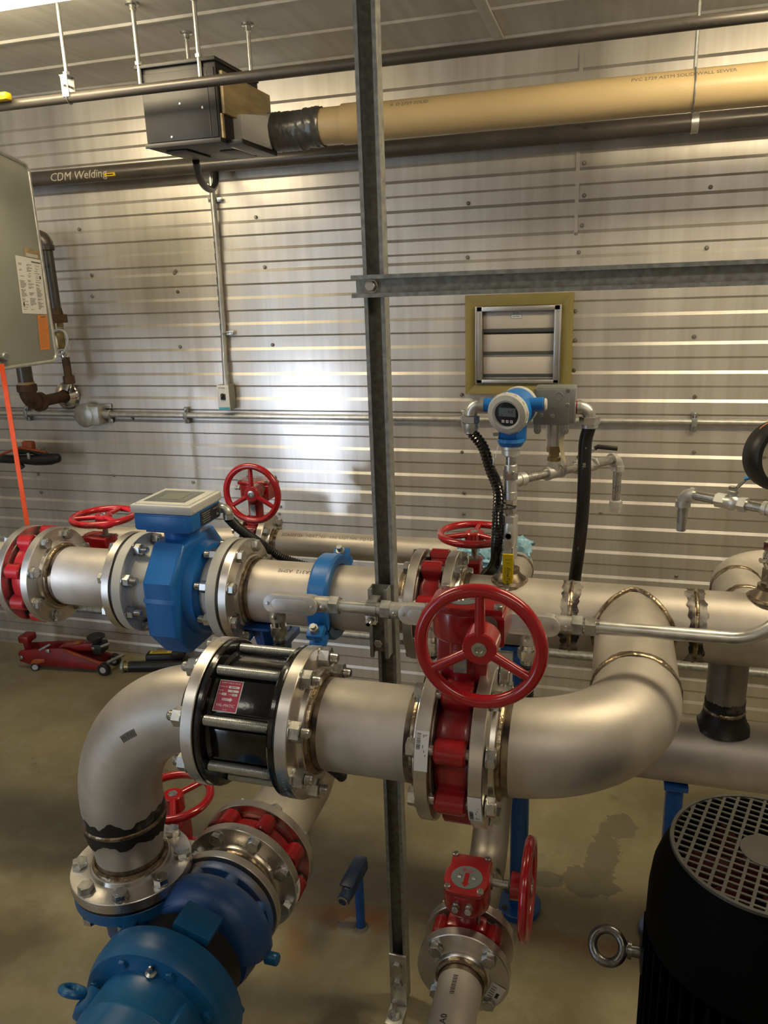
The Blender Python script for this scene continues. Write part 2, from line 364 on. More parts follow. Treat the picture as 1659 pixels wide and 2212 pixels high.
# ================================================================== the room
def wall_back():
    D = [1.793 + .1013 * k for k in range(7)] + [1.711 - .1008 * k for k in range(9)] + [.8244 - .1005 * k for k in range(9)]
    D = sorted(d for d in D if .02 < d < CEIL - .06)
    yp, yr, h, hd = 2.945, 2.9502, .0055, .0036
    prof = [(0.0, yr)]
    for d in D: prof += [(d - hd, yr), (d + hd, yp), (d + .05 - h, yp), (d + .05 + h, yr)]
    prof.append((CEIL + .02, yr))
    b = MB('wall_metal'); xs = [-3.6 + .12 * i for i in range(54)]
    rows = []
    for z, y in prof:
        rows.append([b.bm.verts.new((x, y + .0016 * noise.noise(V((x * .9, z * .35, 1.7))), z)) for x in xs])
    b.grid(rows, False)
    o = struct(b.done('wall_back', fix=False, auto=.15))
    # panel seam and screws
    s = MB('wall_metal')
    sx = at(1252, 360, 2.944).x
    s.bx((sx - .012, 2.9425, 1.80), (sx + .0008, 2.9462, 2.40)); s.done('panel_seam', o)
    pts = [(1262, 352), (1262, 422), (1257, 487), (1250, 545), (1535, 404), (1527, 535), (1011, 439), (1010, 556), (552, 469), (376, 590), (379, 585), (571, 577), (383, 630), (197, 594), (198, 640), (170, 495), (588, 745), (388, 749), (285, 905), (1297, 1108),
           (1249, 987), (998, 977), (1002, 1065), (1001, 1110), (1461, 1245), (1500, 727), (1501, 857), (1499, 977), (1247, 1145), (1243, 672), (1243, 735), (1240, 800), (997, 853), (416, 1042), (245, 1027), (81, 1025), (88, 1064), (605, 1095), (604, 1110), (1244, 505)]
    for i, (u, v) in enumerate(pts):
        p = at(u, v, 2.944); q = MB('steel_dark'); q.lathe(axm(p + V((0, .006, 0)), (0, -1, 0)), [(0, 0), (.007, 0), (.007, .006), (.0045, .009), (0, .0095)], 10); q.done('screw', o)
    return o
wall_back()
b = MB('floor'); g = 24
b.grid([[b.bm.verts.new((-3.6 + 6.5 * i / g, -1.6 + 4.6 * j / g, 0)) for j in range(g + 1)] for i in range(g + 1)], False)
struct(b.done('floor', fix=False))
b = MB('ceil_metal')      # liner panels with low seams running along the wall
prof = [(-1.62, CEIL)]
for k in range(16):
    y = -1.45 + .29 * k; prof += [(y - .012, CEIL), (y - .005, CEIL - .006), (y + .005, CEIL - .006), (y + .012, CEIL)]
prof.append((3.0, CEIL))
b.grid([[b.bm.verts.new((-3.6 + 6.5 * i / 40, y, z + .002 * noise.noise(V((i * .3, y * 2, 4))))) for y, z in prof] for i in range(41)], False)
b.bx((-3.6, -1.6, CEIL + .02), (2.9, 3.0, CEIL + .06))
struct(b.done('ceiling', fix=False))
b = MB('ceil_metal'); s0 = at(1030, 0, 1.0); 
def ceil_pt(u, v, z=CEIL):
    d = at(u, v, 1.0) - CAM; return CAM + d * ((z - CAM.z) / d.z)
p = ceil_pt(1076, 75); b.bx((p.x - .018, 1.2, CEIL - .012), (p.x + .018, p.y + .06, CEIL - .001), .003); struct(b.done('trim_2'))
for nm, lo, hi in (('wall_left', (-3.64, -1.62, 0), (-3.6, 3.0, CEIL)), ('wall_right', (2.9, -1.62, 0), (2.94, 3.0, CEIL))):
    b = MB('wall_metal'); b.bx(lo, hi); struct(b.done(nm))
b = MB('wall_metal')
b.bx((-3.6, -1.64, 0), (DOOR[0], -1.6, CEIL)); b.bx((DOOR[1], -1.64, 0), (SLIT[0], -1.6, CEIL)); b.bx((SLIT[0], -1.64, SLIT[2]), (SLIT[1], -1.6, CEIL)); b.bx((SLIT[1], -1.64, 0), (2.9, -1.6, CEIL)); b.bx((DOOR[0], -1.64, DOOR[2]), (DOOR[1], -1.6, CEIL))
struct(b.done('wall_front'))
b = MB('galv'); b.cyl((-3.55, 2.935, .232), (2.88, 2.935, .232), .016, 16); struct(b.done('trim_1'))

# ================================================================== pipe parts
ZP, YH, YF = .905, 1.784, 1.196
R6, R3 = .0842, .0445
F6 = dict(R=.1397, t=.0254, hub=.098, hh=.013, pr=R6, bc=.1207, n=8, af=.0286, sh=.0191)
F5 = dict(R=.127, t=.0254, hub=.082, hh=.013, pr=.0707, bc=.108, n=8, af=.0286, sh=.0191)
F3 = dict(R=.0953, t=.0239, hub=.054, hh=.012, pr=R3, bc=.0762, n=4, af=.0254, sh=.0159)
def flange(M, f, parent, name='flange', label=None):
    """slip-on flange: local z runs from the gasket face to the hub"""
    b = MB('flange'); R, t, hub, hh, pr = f['R'], f['t'], f['hub'], f['hh'], f['pr']
    b.lathe(M, [(pr - .004, 0), (R - .02, 0), (R - .021, .0016), (R - .0015, .0016), (R, .003), (R, t - .0015), (R - .0015, t), (hub + .009, t), (hub + .003, t + .003), (hub, t + hh - .002), (hub - .003, t + hh), (pr - .004, t + hh), (pr - .004, 0)], 72)
    o = b.done(name, parent)
    w = MB('weld'); w.tor(M @ TR(0, 0, t + hh + .002), pr + .003, .0065, 60, 8)
    w.use('heat'); w.lathe(M @ TR(0, 0, t + hh), [(pr + .0006, 0), (pr + .0007, .012), (pr + .0004, .019), (pr - .002, .019)], 48)
    w.done('fillet_weld', o)
    if label: o['label'] = label
    return o
def ring_weld(M, r, parent, soot=False):
    w = MB('soot_heavy' if soot == 2 else 'soot' if soot else 'heat')
    hw = .026 if soot == 2 else .020 if soot else .012
    n = 120; sd = r * 37 + M[0][3] * 5
    def eg(k, o): q = 2 * PI * k / n; return hw * (1 + .55 * noise.noise(V((2.2 * math.cos(q), 2.2 * math.sin(q), sd + o))) + .28 * noise.noise(V((7 * math.cos(q), 7 * math.sin(q), sd + o))) + .12 * noise.noise(V((20 * math.cos(q), 20 * math.sin(q), sd + o))))
    ed = [(eg(k, 1.3), eg(k, 8.1)) for k in range(n)]
    w.grid([[w.bm.verts.new(M @ V(((r + dr) * math.cos(2 * PI * k / n), (r + dr) * math.sin(2 * PI * k / n), (-ed[k % n][0] if s_ < 0 else ed[k % n][1])))) for k in range(n)] for dr, s_ in ((-.001, -1), (.0006, -1), (.0007, 1), (-.001, 1))])
    w.use('weld'); 
    n = 96
    rings = [[w.bm.verts.new(M @ V(((r + .0035 * math.sin(PI * j / 6) * (.8 + .2 * math.sin(k * 1.9))) * math.cos(2 * PI * k / n), (r + .0035 * math.sin(PI * j / 6) * (.8 + .2 * math.sin(k * 1.9))) * math.sin(2 * PI * k / n), -.006 + .012 * j / 6))) for k in range(n)] for j in range(7)]
    w.grid(rings)
    return w.done('butt_weld', parent)
def pipe(pts, r, parent, m='steel', name='pipe', seg=48):
    b = MB(m); b.tube(pts, r, seg); return b.done(name, parent)
def bolt_pos(C, a, s, f, phase=.5):
    a, s = V(a).normalized(), V(s).normalized(); q = a.cross(s); out = []
    for k in range(f['n']):
        t = 2 * PI * (k + phase) / f['n']; out.append(C + (s * math.cos(t) + q * math.sin(t)) * f['bc'])
    return out
def head(b, p, d, f, stub=.0, rot=0.0):
    """hex head or nut at p pointing along d; stub of thread beyond it"""
    M = axm(p, d); b.lathe(M, [(f['af'] * .62, -.0002), (f['af'] * .62, .002), (0, .002)], 20)
    b.hexn(M @ TR(0, 0, .002) @ Matrix.Rotation(rot, 4, 'Z'), f['af'], .0135 if not stub else .0185)
    if stub:
        z0 = .0205; r = f['sh'] / 2; pr = [(r * .8, z0)]
        for k in range(int(stub / .0024)): pr += [(r, z0 + .0008 + .0024 * k), (r * .9, z0 + .002 + .0024 * k)]
        pr += [(r * .75, z0 + stub), (0, z0 + stub)]
        b.lathe(M, pr, 14)
    else:
        b.lathe(M @ TR(0, 0, .0154), [(f['af'] * .34, 0), (f['af'] * .33, .0006), (0, .0006)], 16)
def lug_bolts(C, a, s, f, gap, parent, phase=.5):
    a = V(a).normalized()
    for i, p in enumerate(bolt_pos(V(C), a, s, f, phase)):
        b = MB('zinc')
        for sg in (1, -1): head(b, p + a * sg * (gap / 2 + f['t']), a * sg, f, 0, random.random())
        b.cyl(p - a * (gap / 2 + .004), p + a * (gap / 2 + .004), f['sh'] / 2, 12)
        b.done('bolt', parent)

def handwheel(C, ax, up, R, parent, hub_back=.034, rr=.0105):
    """spoked hand wheel: local z = outward along the shaft"""
    M = axm(C, ax, V(ax).cross(V(up)))
    w = MB('red_smooth'); w.tor(M, R - rr, rr, 64, 14); wo = w.done('handwheel', parent)
    h = MB('red_smooth'); h.lathe(M, [(.010, .008), (.024, .008), (.0265, .005), (.0275, -hub_back + .006), (.0275, -hub_back), (.010, -hub_back)], 32); h.done('hub', wo)
    for k in range(3):
        t = -PI / 2 + 2 * PI * k / 3; d = M.to_3x3() @ V((math.cos(t), math.sin(t), 0))
        s = MB('red_smooth'); s.cyl(V(C) + d * .022, V(C) + d * (R - rr), .0085, 14, .0070); s.done('spoke', wo)
    e = MB('zinc'); e.lathe(M @ TR(0, 0, .0075), [(0, 0), (.0115, 0), (.0115, .002), (.006, .0025), (.005, -.001), (0, -.001)], 24); e.done('shaft_end', wo)
    return wo
def butterfly(name, label, C, a, s, h, wsign, f, gap, top, R, wheel_d, wheel_off=.055, k=1.0, phase=.5, text=True, group=None, shaft_drop=.033, gr=None):
    """lug butterfly valve. a: pipe axis, s: stem, h: shaft of the gear box, wsign: side of the worm"""
    C, a, s, h = V(C), V(a).normalized(), V(s).normalized(), V(h).normalized()
    t = thing(name, label, 'valve', C, group)
    b = MB('red'); Ma = axm(C, a, s); g = gap / 2; rb = f['bc'] - f['sh'] * .45
    b.lathe(Ma, [(f['pr'] - .006, -g + .001), (rb - .010, -g + .001), (rb - .002, -g + .008), (rb, -g + .014), (rb, g - .014), (rb - .002, g - .008), (rb - .010, g - .001), (f['pr'] - .006, g - .001), (f['pr'] - .006, -g + .001)], 64)
    b.use('rubber'); b.lathe(Ma, [(f['pr'] - .008, -g), (f['pr'] + .012, -g), (f['pr'] + .012, g), (f['pr'] - .008, g), (f['pr'] - .008, -g)], 48)
    body = b.done('body', t)
    for i, p in enumerate(bolt_pos(C, a, s, f, phase)):
        l = MB('red'); d = (p - C).normalized(); rl = f['sh'] * 1.12
        l.cyl(p - a * (g * .82), p + a * (g * .82), rl, 24, None, .004)
        q = C + d * (f['bc'] - rl * .9); l.box(axm(q, a, d), rl * 1.6, rl * 1.95, gap * .74, .005); l.done('lug', body)
    # neck, gear box, shaft, wheel
    w = a if False else s.cross(h) * wsign
    n = MB('red'); nt = top - .064 * k
    Ms = axm(C, s, h)
    n.cyl(C + s * (rb - .02), C + s * nt, .027 * k, 32); n.box(Ms @ TR(0, 0, (rb + nt) / 2 - .005), .030 * k, .088 * k if f is F6 else .05 * k, nt - rb + .01, .006)
    n.box(Ms @ TR(0, 0, rb + .004), gap * .8 if abs(a.dot(h)) > .5 else .09 * k, gap * .8 if abs(a.dot(h)) < .5 else .09 * k, .03, .01)
    nk = n.done('neck', t)
    sp = MB('galv'); sp.box(axm(C + s * (rb + nt) * .52 + h * (.0275 * k) , h, s), .04 * k, .022 * k, .002); sp.done('serial_plate', nk)
    Mg = Matrix.Identity(4)
    for i in range(3): Mg[i][0] = h[i]; Mg[i][1] = w[i]; Mg[i][2] = s[i]; Mg[i][3] = (C + s * top)[i]
    r0 = .047 * k; pl = [(.047 * k, .076 * k), (-.047 * k, .076 * k), (-.047 * k, .02 * k), (-.051 * k, .012 * k)] + [(-.051 * k * math.cos(q), -.051 * k * math.sin(q)) for q in [PI * j / 16 for j in range(1, 16)]] + [(.051 * k, .012 * k), (.047 * k, .02 * k)]
    G = MB('red'); G.prism(Mg, pl, -.066 * k, -.010 * k, .006 * k, 3); gb = G.done('gearbox', t)
    cv = MB('red'); sq = [(.044 * k, .072 * k), (-.044 * k, .072 * k), (-.044 * k, .03 * k), (-.049 * k, .02 * k), (-.049 * k, -.015 * k), (-.038 * k, -.046 * k), (-.02 * k, -.05 * k), (.02 * k, -.05 * k), (.038 * k, -.046 * k), (.049 * k, -.015 * k), (.049 * k, .02 * k), (.044 * k, .03 * k)]
    cv.prism(Mg, sq, -.012 * k, 0, .002, 2); cvo = cv.done('cover', gb)
    for x, y in ((.037, .065), (-.037, .065), (.036, -.037), (-.036, -.037)):
        q = MB('zinc'); q.hexn(Mg @ TR(x * k, y * k, 0), .013 * k, .006 * k); q.done('cover_bolt', gb)
    dk = MB('bezel'); dk.lathe(Mg, [(0, .0012), (.0345 * k, .0012), (.0345 * k, 0), (.03 * k, -.001)], 40)
    MR = Mg @ TR(0, 0, .0013)
    if wsign < 0: MR = MR @ Matrix.Identity(4)
    # local reading frame: down = away from the worm side
    rd = MB  # noqa
    wv = Mg.to_3x3() @ V((0, 1, 0)); zv = s; xv = wv.cross(zv); MT = Matrix.Identity(4)
    for i in range(3): MT[i][0] = xv[i]; MT[i][1] = wv[i]; MT[i][2] = zv[i]; MT[i][3] = (C + s * (top + .0013))[i]
    dk.use('red'); dk.prism(MT, [(-.005 * k, .012 * k), (-.005 * k, -.018 * k), (-.009 * k, -.018 * k), (0, -.03 * k), (.009 * k, -.018 * k), (.005 * k, -.018 * k), (.005 * k, .012 * k)], 0, .0006)
    dk.use('label_red'); dk.text('Bray', MT @ TR(0, .021 * k, 0), .014 * k, .0003, 'CENTER')
    dk.use('zinc')
    for x in (-.016, .016): dk.lathe(MT @ TR(x * k, 0, 0), [(.0065 * k, 0), (.0062 * k, .0012), (.004 * k, .003), (0, .0034)], 16)
    dk.done('position_disc', gb)
    for x in (-.014, .014):
        q = MB('zinc'); Mq = axm(Mg @ V((x * k, -.049 * k, -.03 * k)), -w, h); q.hexn(Mq, .015 * k, .008 * k); q.cyl(Mq @ V((0, 0, .008 * k)), Mq @ V((0, 0, .018 * k)), .0055 * k, 12); q.hexn(Mq @ TR(0, 0, .012 * k), .014 * k, .007 * k); q.done('stop_screw', gb)
    sc = Mg @ V((0, wheel_off, -shaft_drop)); wc = C + (sc - C) - h * (sc - C).dot(h) + h * wheel_d
    sh = MB('zinc'); sh.cyl(sc + h * .04 * k, wc - h * .04, .0085, 20); sh.use('steel_dark'); sh.cyl(sc + h * .046 * k, sc + h * .05 * k, .016, 20); sh.done('shaft', t)
    handwheel(wc, h, s if abs(s.dot(h)) < .5 else a, R, t)
    if f is not None: lug_bolts(C, a, s, f, gap, t, phase)
    return t
def gasket(M, R, r, t, parent):
    b = MB('rubber'); b.lathe(M, [(r, 0), (R, 0), (R, t), (r, t), (r, 0)], 64); return b.done('gasket', parent)

# ================================================================== header along the wall
LVX, RVX, FVX = -1.585, -.403, -.2265
GAP = .060
def xa(x, d=1): return axm((x, YH, ZP), (d, 0, 0))
t = thing('pipe_spool', 'stainless header pipe running out of frame left of the red valve and its orange strap', 'pipe', (-2.2, YH, ZP))
pipe([(-3.2, YH, ZP), (LVX - GAP / 2 - .03, YH, ZP)], R6, t); flange(xa(LVX - GAP / 2, -1), F6, t)
butterfly('butterfly_valve', 'red butterfly valve with flat handwheel behind it, at the far left of the header', (LVX, YH, ZP), X, Y, Z, 1, F6, GAP, .262, .105, .110)
t = thing('pipe_spool', 'short brownish stainless spool between the far left red valve and the blue flow meter', 'pipe', (-1.41, YH, ZP))
pipe([(LVX + .06, YH, ZP), (-1.31, YH, ZP)], R6, t); flange(xa(LVX + GAP / 2), F6, t); flange(xa(-1.268, -1), F6, t)

def flow_meter():
    t = thing('flow_meter', 'blue electromagnetic flow meter with white flanges and white display box on top', 'flow meter', (-1.108, YH, ZP))
    for x0, x1, hubd in ((-1.262, -1.234, 1), (-.982, -.954, -1)):
        b = MB('white_paint'); b.lathe(xa(x0), [(.08, 0), (.1385, 0), (.1397, .0012), (.1397, x1 - x0 - .0012), (.1385, x1 - x0), (.08, x1 - x0), (.08, 0)], 72); b.done('flange', t)
        gasket(xa(x0 - .006 if hubd > 0 else x1), .137, .08, .006, t)
    b = MB('white_paint')
    b.lathe(xa(-1.234), [(.112, 0), (.104, .006), (.098, .03), (.094, .09), (.09, .18), (.094, .20), (.104, .24), (.112, .252)], 56); b.done('measuring_tube', t)
    # blue coil housing
    h = MB('meter_blue'); c = .157
    oc = [(-.085, .150), (.085, .150), (.158, .062), (.158, -.085), (.095, -.158), (-.095, -.158), (-.158, -.085), (-.158, .062)]
    M = axm((-1.152, YH, ZP), (1, 0, 0), Y)       # local x=y, local y=z
    h.prism(M, oc, 0, .095, .014, 3)
    h.prism(M, [(x * 1.012, y * 1.012) for x, y in ((-.156, .02), (.156, .02), (.158, .008), (-.158, .008))], .002, .093, .002)
    h.lathe(axm((-1.075, YH, ZP), (1, 0, 0)), [(.135, 0), (.128, .03), (.122, .045), (.108, .052), (.09, .052)], 56)
    h.lathe(axm((-1.150, YH, ZP), (-1, 0, 0)), [(.12, 0), (.112, .012), (.095, .014)], 56)
    h.done('coil_housing', t)
    n = MB('meter_blue'); n.cyl((-1.106, YH - .01, ZP + .14), (-1.106, YH - .01, 1.10), .047, 40); n.lathe(axm((-1.106, YH - .01, 1.07), Z), [(.047, 0), (.056, .004), (.056, .012), (.047, .014)], 40)
    n.done('neck', t)
    hd = MB('meter_blue'); x0, x1, y0, y1 = -1.194, -1.023, 1.69, 1.85
    hd.bx((x0, y0, 1.088), (x1, y1, 1.137), .008); hd.prism(TR((x0 + x1) / 2, (y0 + y1) / 2, 0), [(-.065, -.06), (.065, -.06), (.065, .06), (-.065, .06)], 1.078, 1.092, .003)
    hd.bx((x0 + .012, y0 - .0015, 1.098), (x1 - .012, y0 + .002, 1.130), .001)
    ho = hd.done('display_housing', t)
    ld = MB('white'); ld.bx((x0 - .004, y0 - .004, 1.136), (x1 + .004, y1 + .004, 1.160), .005); ld.bx((x0 + .006, y0 + .004, 1.155), (x1 - .006, y1 - .004, 1.1635), .003)
    ld.bx((x1, y0 + .006, 1.141), (x1 + .006, y1 - .006, 1.147), .001)
    ld.use('bezel'); ld.bx((x0 + .022, y0 + .022, 1.162), (x1 - .028, y1 - .028, 1.1645), .001); ld.use('lcd'); ld.bx((x0 + .050, y0 + .045, 1.1635), (x1 - .055, y1 - .050, 1.1652))
    ld.done('lid', ho, auto=.4)
    pl = MB('ink'); Mp = axm((x1 + .0005, 1.785, 1.113), X, Y); pl.plate(Mp, .10, .036, .001); pl.use('tin')
    for k in range(5): pl.box(Mp @ TR(-.02, .012 - .006 * k, .0012), .045 - .006 * (k % 3), .0014, .0006)
    pl.box(Mp @ TR(.033, .01, .0012), .03, .003, .0006); pl.box(Mp @ TR(.04, -.006, .0012), .012, .012, .0004); pl.done('rating_plate', ho)
    for p in bolt_pos(V((0, YH, ZP)), X, Z, F6):
        for xs, d, in ((-1.268 - .0254, -1), (-.948 + .0254, 1)):
            b = MB('zinc'); head(b, V((xs, p.y, p.z)), X * d, F6, 0, random.random())
            xi = -1.234 if d < 0 else -.982
            head(b, V((xi, p.y, p.z)), X * -d, F6, .02, random.random()); b.cyl((xs, p.y, p.z), (xi, p.y, p.z), .0095, 12)
            b.done('bolt', t)
    g = MB('galv_light'); p0 = V((x1 + .002, 1.832, 1.118)); g.hexn(axm(p0, X, Z), .026, .012); g.tube(arc(p0 + X * .012, X, -Z, .016, 8), .0125, 18); g.cyl(p0 + V((.028, 0, -.016)), p0 + V((.028, 0, -.03)), .0145, 18); g.done('cable_gland', ho)
    return t
flow_meter()
def flex(name, label, pts, r, m='rubber', pitch=.0075, depth=.0016, parent=None, cat='conduit', group=None):
    P = resample(spline(pts, 24), pitch / 4); rs = [r - depth * (.5 - .5 * math.cos(2 * PI * i / 4)) for i in range(len(P))]
    b = MB(m); b.tube(P, rs, 16); o = b.done(name, parent)
    if parent is None: tag(o, label, cat, group)
    return o
flex('flexible_conduit', 'thin black flexible conduit dropping from the flow meter display box behind the header', [(-.993, 1.832, 1.09), (-.985, 1.87, 1.05), (-.955, 1.935, .985), (-.90, 1.97, .93), (-.78, 1.975, .90), (-.62, 1.96, .885)], .0140, depth=.003)

t = thing('pipe_spool', 'stainless spool with stencilled lettering between the flow meter and the blue clamp coupling', 'pipe', (-.80, YH, ZP))
sp_ = pipe([(-.935, YH, ZP), (-.690, YH, ZP)], R6, t); flange(xa(-.948), F6, t)
st = MB('ink_grey'); Mst = axm((0, YH, ZP), (0, -.42, .91), X); st.text('TP  SA312  ASME', Mst @ TR(-.885, 0, R6 + .0002) @ Matrix.Rotation(PI, 4, 'Z') @ TR(-.19, 0, 0), .017, .0002, wrap=R6); st.done('stencil', sp_)
t = thing('pipe_coupling', 'bright blue grooved clamp coupling round the header pipe, left of the strut post', 'coupling', (-.690, YH, ZP))
for s_ in (1, -1):
    b = MB('meter_blue'); n = 26; prof = [(.087, -.026), (.108, -.026), (.113, -.020), (.113, .020), (.108, .026), (.087, .026)]
    M = axm((-.690, YH, ZP), X, Y); a0 = .03; rings = []; EA = .55
    for r, z in prof: rings.append([b.bm.verts.new(M @ V((r * math.cos(s_ * (a0 + (PI - 2 * a0) * k / n) + EA), r * math.sin(s_ * (a0 + (PI - 2 * a0) * k / n) + EA), z))) for k in range(n + 1)])
    rings.append(rings[0]); b.grid(rings, False)
    for q in (0, PI):
        e = V((math.cos(EA + q + s_ * (.14 if q == 0 else -.14)), math.sin(EA + q + s_ * (.14 if q == 0 else -.14)), 0)); b.box(M @ TR(*(e * .125)) @ Matrix.Rotation(EA + q, 4, 'Z'), .045, .022, .044, .006)
    b.done('clamp_half', t)
for q in (0, PI):
    M = axm((-.690, YH, ZP), X, Y); e = V((math.cos(EA + q), math.sin(EA + q), 0)); tg = V((-e.y, e.x, 0)); b = MB('galv')
    p0, p1 = M @ (e * .128 - tg * .05), M @ (e * .128 + tg * .05); b.cyl(p0, p1, .0075, 14); b.hexn(axm(M @ (e * .128 - tg * .028), -(p1 - p0)), .022, .014); b.lathe(axm(M @ (e * .128 + tg * .028), p1 - p0), [(.014, 0), (.012, .008), (0, .01)], 18); b.done('track_bolt', t)
t = thing('pipe_spool', 'bare header spool behind the strut post, between blue coupling and red valve', 'pipe', (-.56, YH, ZP))
pipe([(-.690, YH, ZP), (RVX - .06, YH, ZP)], R6, t); flange(xa(RVX - GAP / 2, -1), F6, t)
butterfly('butterfly_valve', 'red header valve right of the strut post, flat wheel beside the blue rag', (RVX, YH, ZP), X, Y, Z, 1, F6, GAP, .262, .1025, .118)

# header manifold with the welded tee and the elbow that reaches the front run
t = thing('header_manifold', 'stainless header on the right with weld rings and a tee bending into the front run', 'pipe', (.2, YH, ZP))
pipe([(RVX + .06, YH, ZP), (1.9, YH, ZP)], R6 - .001, t); flange(xa(RVX + GAP / 2), F6, t)
for x in (-.074, .202): ring_weld(xa(x), R6 - .001, t, True)
TX = .068
EL = arc((-.155, YF, ZP), X, Y, TX + .155, 40)
pipe([(FVX + GAP / 2 + .02, YF, ZP)] + EL[:], R6, t, name='elbow')
pipe([EL[-1], (TX, YH - .03, ZP)], R6, t, name='tee_branch')
ring_weld(axm(EL[-1] + Y * .012, Y), R6, t)
b = MB('heat'); n = 72                                             # saddle weld where the branch meets the header
pts = []
for k in range(n + 1):
    q = 2 * PI * k / n; x, z = (R6 + .003) * math.cos(q), (R6 + .003) * math.sin(q)
    yy = YH - math.sqrt(max(0, (R6 + .004) ** 2 - z * z)) if abs(z) < R6 + .004 else YH
    pts.append(V((TX + x, yy - .006, ZP + z * .985)))
b.use('weld'); b.tube(pts, .0065, 8, False); b.done('saddle_weld', t)
flange(axm((FVX + GAP / 2, YF, ZP), X), F6, t)
b = MB('paper')                                                    # torn sticker round the flange edge
Mx = axm((FVX + GAP / 2 + .0125, YF, ZP), X, Y)
def edge_sticker(b, M, R, a0, a1, w, z0=0.0, torn=True, n=16):
    b.use('paper'); rows = []
    for k in range(n + 1):
        a = a0 + (a1 - a0) * k / n; j = (.0022 * noise.noise(V((k * .9, 0, 3)))) if torn else 0
        rows.append([b.bm.verts.new(M @ V(((R + .0006) * math.cos(a), (R + .0006) * math.sin(a), z0 - w / 2))), b.bm.verts.new(M @ V(((R + .0006) * math.cos(a), (R + .0006) * math.sin(a), z0 + w / 2 + j * (1 if k > n * .6 else 0))))])
    b.grid(rows, False)
    b.use('ink')
    for q in range(26):                                            # bar code and small print
        a = a0 + (a1 - a0) * (.06 + .4 * q / 26); wd = (a1 - a0) * .4 / 26 * random.choice((.3, .5, .7))
        c = [(a, -w * .42), (a + wd, -w * .42), (a + wd, -w * .12), (a, -w * .12)]
        b.face([b.bm.verts.new(M @ V(((R + .0009) * math.cos(x), (R + .0009) * math.sin(x), z0 + z))) for x, z in c])
    for q in range(3):
        a, e = a0 + (a1 - a0) * .08, a0 + (a1 - a0) * (.42 + .1 * q); z = w * (.06 + .1 * q)
        b.face([b.bm.verts.new(M @ V(((R + .0009) * math.cos(x), (R + .0009) * math.sin(x), z0 + y))) for x, y in ((a, z), (e, z), (e, z + w * .045), (a, z + w * .045))])
edge_sticker(b, Mx, .1397, PI + .50, PI + .08, .022); b.done('sticker', t, fix=False)['label'] = 'torn white barcode sticker on the flange edge'
for x in (-.222, .352):
    w = MB('heat'); w.lathe(axm((x, YH, ZP + R6 - .012), Z), [(.046, 0), (.040, .010), (.027, .026), (.024, .030), (.024, .040), (.012, .040)], 28); w.use('weld'); w.tor(axm((x, YH, ZP + R6 - .004), Z), .040, .006, 32, 8); w.done('threaded_outlet', t)

# ================================================================== front run
butterfly('butterfly_valve', 'large red butterfly valve in the front run with upright handwheel facing the viewer', (FVX, YF, ZP), X, Z, -Y, 1, F6, .065, .273, .1025, .128, .050, shaft_drop=.026)
t = thing('pipe_spool', 'short front stainless spool between the black check valve and the large red valve', 'pipe', (-.39, YF, ZP))
def xf(x, d=1): return axm((x, YF, ZP), (d, 0, 0))
pipe([(-.520, YF, ZP), (FVX - .05, YF, ZP)], R6, t); flange(xf(-.532), F6, t); fo = flange(xf(FVX - .0325, -1), F6, t)
b = MB('paper'); edge_sticker(b, axm((FVX - .0325 - .0125, YF, ZP), X, Y), .1397, PI - .62, PI - .16, .022, 0, False); b.done('sticker', t, fix=False)['label'] = 'long white barcode sticker on the flange edge'
b = MB('ink_grey'); Mf = axm((-.519, YF, ZP), X, Y)
def stamp(b, txt, M, R, a, size):                                   # letters stamped round a flange edge
    for i, ch in enumerate(txt):
        if ch == ' ': continue
        q = a + i * size * .95 / R; Ml = M @ Matrix.Rotation(q, 4, 'Z') @ TR(R + .0002, 0, 0)
        Mr = Matrix(((0, 0, 1, 0), (1, 0, 0, 0), (0, 1, 0, 0), (0, 0, 0, 1)))
        b.text(ch, Ml @ Mr @ Matrix.Rotation(0, 4, 'Z'), size, .0001, 'CENTER')
b.use('cover_al'); stamp(b, '0 VAL 150 LB B16 A/SA182 F304/304L', Mf, .1397, PI - .10, .0075); b.done('edge_stamp', t)

